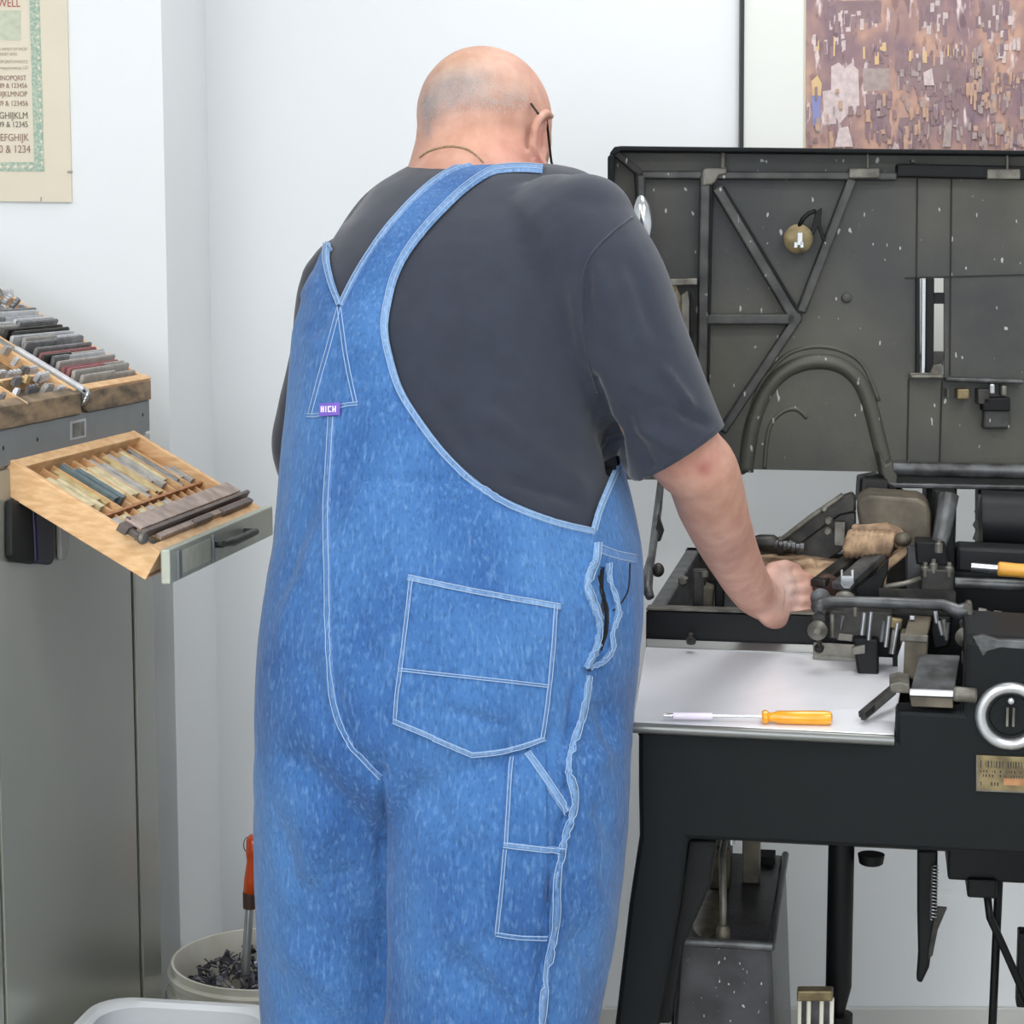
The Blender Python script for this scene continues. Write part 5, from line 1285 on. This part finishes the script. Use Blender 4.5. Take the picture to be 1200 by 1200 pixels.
# right arm
limb(bm_, [(672, 300, 2.44, .045), (722, 385, 2.38, .046), (775, 490, 2.37, .048), (806, 535, 2.39, .0455), (822, 552, 2.41, .0435), (834, 590, 2.46, .0425), (850, 632, 2.54, .0370), (868, 670, 2.62, .0320), (884, 694, 2.68, .0295), (898, 702, 2.71, .030)])
bm_.ell(P(823, 552, 2.385), X_ * .022, Y_ * .022, ZZ * .024)
# hand: palm, thumb and four curled fingers gripping the bar
pc = P(914, 701, 2.725)
u1 = (P(945, 702, 2.755) - P(888, 700, 2.69)).normalized()
bm_.ell(pc, u1 * .046, Y_ * .020 - X_ * .006, ZZ * .039, 28, 20)
bm_.ell(P(908, 714, 2.705), u1 * .040, Y_ * .022, ZZ * .027)
bm_.ell(P(930, 712, 2.735), u1 * .026, Y_ * .018, ZZ * .024)
fing = [((932, 677, 2.755), (945, 678, 2.775), (952, 688, 2.80), (950, 698, 2.80)),
        ((936, 690, 2.745), (950, 691, 2.760), (957, 700, 2.785), (954, 709, 2.79)),
        ((937, 704, 2.735), (950, 705, 2.750), (957, 713, 2.775), (954, 721, 2.78)),
        ((932, 718, 2.725), (945, 717, 2.738), (953, 723, 2.760), (951, 730, 2.765))]
for i, f in enumerate(fing):
    r = (.0098, .0102, .0098, .0088)[i]
    pearl([(*P_, rr) for P_, rr in zip([(912, 700 + (i - 1.5) * 9, 2.725)] + list(f), (r, r * 1.06, r, r * .92, r * .8))], 14)
pearl([(898, 682, 2.70, .011), (906, 668, 2.72, .0115), (920, 664, 2.75, .0102), (934, 668, 2.785, .0085)])       # thumb
# left arm and hand on the far side
limb(bm_, [(430, 320, 2.56, .05), (390, 430, 2.62, .047), (380, 530, 2.69, .043), (400, 575, 2.74, .042), (480, 620, 2.80, .038), (560, 650, 2.85, .032), (620, 668, 2.88, .028), (650, 674, 2.89, .028)])
lp0 = P(672, 678, 2.90); lu = (P(700, 684, 2.91) - P(650, 674, 2.89)).normalized()
bm_.ell(lp0, lu * .045, Y_ * .036, ZZ * .017)
for i in range(4):
    o_ = Y_ * (-.027 + i * .018); l_ = (.9, 1.05, 1.0, .82)[3 - i]
    bm_.tube([lp0 + o_, lp0 + o_ + lu * .045 * l_, lp0 + o_ + lu * .068 * l_ - ZZ * .012, lp0 + o_ + lu * .074 * l_ - ZZ * .032], [.0095, .0095, .009, .0075], 12)
bm_.tube([lp0 - lu * .02 - Y_ * .03, lp0 + lu * .005 - Y_ * .05 - ZZ * .01, lp0 + lu * .03 - Y_ * .056 - ZZ * .02], [.011, .0105, .0085], 12)
BD = remesh(bm_, .0034, 4)
# neck fold
displace(BD, [(500, 140, 560, 128, 5, -.0022), (560, 128, 612, 132, 5, -.0012), (498, 152, 560, 140, 6, .0015), (620, 150, 624, 190, 4, -.003), (600, 176, 618, 192, 6, -.001), (872, 668, 890, 716, 5, -.0018),
              (640, 150, 638, 176, 3, -.004), (924, 684, 944, 683, 2.5, -.002), (926, 697, 948, 698, 2.5, -.002), (926, 711, 946, 711, 2.5, -.002)], .0008, 14, .0003)
BB = to_bvh(BD)
m = bpy.data.materials.new('skin'); m.use_nodes = True; nt = m.node_tree; b = nt.nodes['Principled BSDF']
at = nt.nodes.new('ShaderNodeAttribute'); at.attribute_name = 'tint'
nz = nt.nodes.new('ShaderNodeTexNoise'); nz.inputs['Scale'].default_value = 45; nz.inputs['Detail'].default_value = 5
tc = nt.nodes.new('ShaderNodeTexCoord'); nt.links.new(tc.outputs['Object'], nz.inputs['Vector'])
rp = nt.nodes.new('ShaderNodeValToRGB'); rp.color_ramp.elements[0].position = .35; rp.color_ramp.elements[1].position = .65
rp.color_ramp.elements[0].color = (.86, .80, .78, 1); rp.color_ramp.elements[1].color = (1, 1, 1, 1)
nt.links.new(nz.outputs['Fac'], rp.inputs['Fac'])
mx = nt.nodes.new('ShaderNodeMix'); mx.data_type = 'RGBA'; mx.blend_type = 'MULTIPLY'; mx.inputs[0].default_value = 1
nt.links.new(at.outputs['Color'], mx.inputs[6]); nt.links.new(rp.outputs['Color'], mx.inputs[7]); nt.links.new(mx.outputs[2], b.inputs['Base Color'])
b.inputs['Roughness'].default_value = .55; b.inputs['Specular IOR Level'].default_value = .35; b.inputs['Subsurface Weight'].default_value = .12; b.inputs['Subsurface Radius'].default_value = (.01, .004, .002); b.inputs['Subsurface Scale'].default_value = .5
MATS['skin'] = m
def sp3(px, py): return onto(px, py, 0, BB)[0]
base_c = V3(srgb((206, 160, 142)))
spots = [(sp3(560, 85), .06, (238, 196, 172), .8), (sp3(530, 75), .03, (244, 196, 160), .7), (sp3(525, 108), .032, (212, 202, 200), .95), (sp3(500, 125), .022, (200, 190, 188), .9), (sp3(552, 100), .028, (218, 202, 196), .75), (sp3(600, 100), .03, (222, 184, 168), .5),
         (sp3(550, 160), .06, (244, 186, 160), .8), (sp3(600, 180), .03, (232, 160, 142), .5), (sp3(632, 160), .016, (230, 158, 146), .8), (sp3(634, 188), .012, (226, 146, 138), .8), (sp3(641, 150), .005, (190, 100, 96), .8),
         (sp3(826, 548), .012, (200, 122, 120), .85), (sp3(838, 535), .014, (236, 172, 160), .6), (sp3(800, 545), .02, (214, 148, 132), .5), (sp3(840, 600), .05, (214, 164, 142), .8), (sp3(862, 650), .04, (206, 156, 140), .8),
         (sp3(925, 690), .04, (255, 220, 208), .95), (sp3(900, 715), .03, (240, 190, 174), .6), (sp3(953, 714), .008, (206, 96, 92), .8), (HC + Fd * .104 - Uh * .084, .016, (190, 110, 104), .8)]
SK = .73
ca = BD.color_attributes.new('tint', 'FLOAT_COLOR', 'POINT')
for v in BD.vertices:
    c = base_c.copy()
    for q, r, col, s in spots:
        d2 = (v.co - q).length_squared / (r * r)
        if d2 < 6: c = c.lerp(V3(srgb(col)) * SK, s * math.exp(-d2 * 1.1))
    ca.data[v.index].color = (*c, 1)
bo = mobj('body', BD, 'skin', man)
# short hair round the back of the skull
hr = MB(); rnd = random.Random(11)
cent = [(525, 104, 34, 26), (502, 124, 14, 22), (556, 96, 30, 20), (575, 118, 40, 12), (606, 112, 26, 18), (500, 150, 10, 18)]
for i in range(5200):
    cx, cy, wx, wy = cent[rnd.choice([0, 0, 0, 1, 1, 2, 2, 3, 4, 5])]
    p, n = onto(rnd.gauss(cx, wx * .5), rnd.gauss(cy, wy * .5), 0, BB)
    if p.z < P(560, 165, 2.5).z and proj(p)[0] > 510: continue
    d = (n + V3((rnd.uniform(-.6, .6), rnd.uniform(-.4, .4), -.9))).normalized() * rnd.uniform(.002, .0048)
    s = d.cross(n).normalized() * .00022
    hr.add([p - s, p + s, p + d], [(0, 1, 2)])
obj('hair', hr, 'stubble', bo)
# eyes
ey = MB()
for s in (-1, 1): ey.ell(HC + Fd * .093 - Uh * .022 + Rh * .030 * s, Rh * .011, Fd * .010, Uh * .008)
obj('eyes', ey, 'label_white', bo, smooth=True)
# glasses
gl = MB()
a1_ = onto(621, 122, .002, BB)[0]; a2_ = onto(631, 135, .003, BB)[0]
gl.tube([a1_, a2_, P(640, 136, 2.572), HC + Rh * .076 + Fd * .055 - Uh * .03, HC + Rh * .060 + Fd * .108 - Uh * .024], .0015, 8)
gl.tube([HC - Rh * .080 - Fd * .02 - Uh * .01, HC - Rh * .080 + Fd * .055 - Uh * .01, HC - Rh * .066 + Fd * .105 - Uh * .014], .0016, 8)
for s in (-1, 1):
    c_ = HC + Rh * .033 * s + Fd * .116 - Uh * .026
    gl.tube([c_ + Rh * .024 * math.cos(t) + Uh * .017 * math.sin(t) for t in [i * math.tau / 24 for i in range(24)]], .0014, 8, closed=True)
gl.tube([HC + Fd * .124 - Uh * .018 - Rh * .009, HC + Fd * .128 - Uh * .016, HC + Fd * .124 - Uh * .018 + Rh * .009], .0014, 8)
obj('glasses', gl, 'dark_iron', bo, smooth=True)
# fine neck chain
ch = MB()
for q in samp([(493, 184), (505, 177), (522, 172.5), (538, 173), (552, 178), (566, 190)], 2.6):
    p, n = onto(q.x, q.y, .0012, BB); ch.ell(p, X_ * .0011, Y_ * .0011, ZZ * .0018, 8, 6)
obj('necklace', ch, 'necklace', bo, smooth=True)
# shirt trims
def line_on(name, poly, r, bv, m, parent, eps=.001):
    return obj(name, MB().tube([onto(q.x, q.y, eps, bv)[0] for q in samp(poly, 4)], r, 8), m, parent, smooth=True)
line_on('sleeve_seam', [(741, 254), (714, 276), (694, 298), (684, 322), (681, 360), (687, 410), (700, 460)], .0016, SB, 'shirt', sho, .0)
hp_ = []
for i in range(41):
    t = i * math.tau / 40
    u = dR.cross(Y_).normalized(); w = dR.cross(u)
    s_d = (u * math.cos(t) + w * math.sin(t))
    h = SB.ray_cast(eR - dR * .006 + s_d * .2, -s_d)
    if h[0] is not None and (h[0] - eR).length < .080: hp_.append(h[0])
hp_ = hp_[:-1]
for _ in range(4): hp_ = [(hp_[i - 1] + hp_[i] * 2 + hp_[(i + 1) % len(hp_)]) / 4 for i in range(len(hp_))]
obj('sleeve_hem', MB().tube(hp_, .0022, 8, closed=True), 'shirt', sho, smooth=True)
# shoes
for L_, nm in ((LEG_L, 'shoe'), (LEG_R, 'shoe')):
    c, x, y = rg(*L_[-1]); f = V3((.6, .8, 0)); s = V3((.8, -.6, 0)); b0 = V3((c.x, c.y, 0)) + f * .06
    mb = MB()
    mb.loft([(b0 + ZZ * z, s * a, f * l) for z, a, l in ((0, .05, .150), (.02, .052, .155), (.03, .048, .148), (.055, .044, .13))], 32, 2.4)
    mb.loft([(b0 - f * .045 + ZZ * z, s * a, f * l) for z, a, l in ((.04, .044, .075), (.08, .042, .065), (.12, .04, .05))], 32, 2.2)
    obj('shoe', mb, 'shoe', man, smooth='auto')
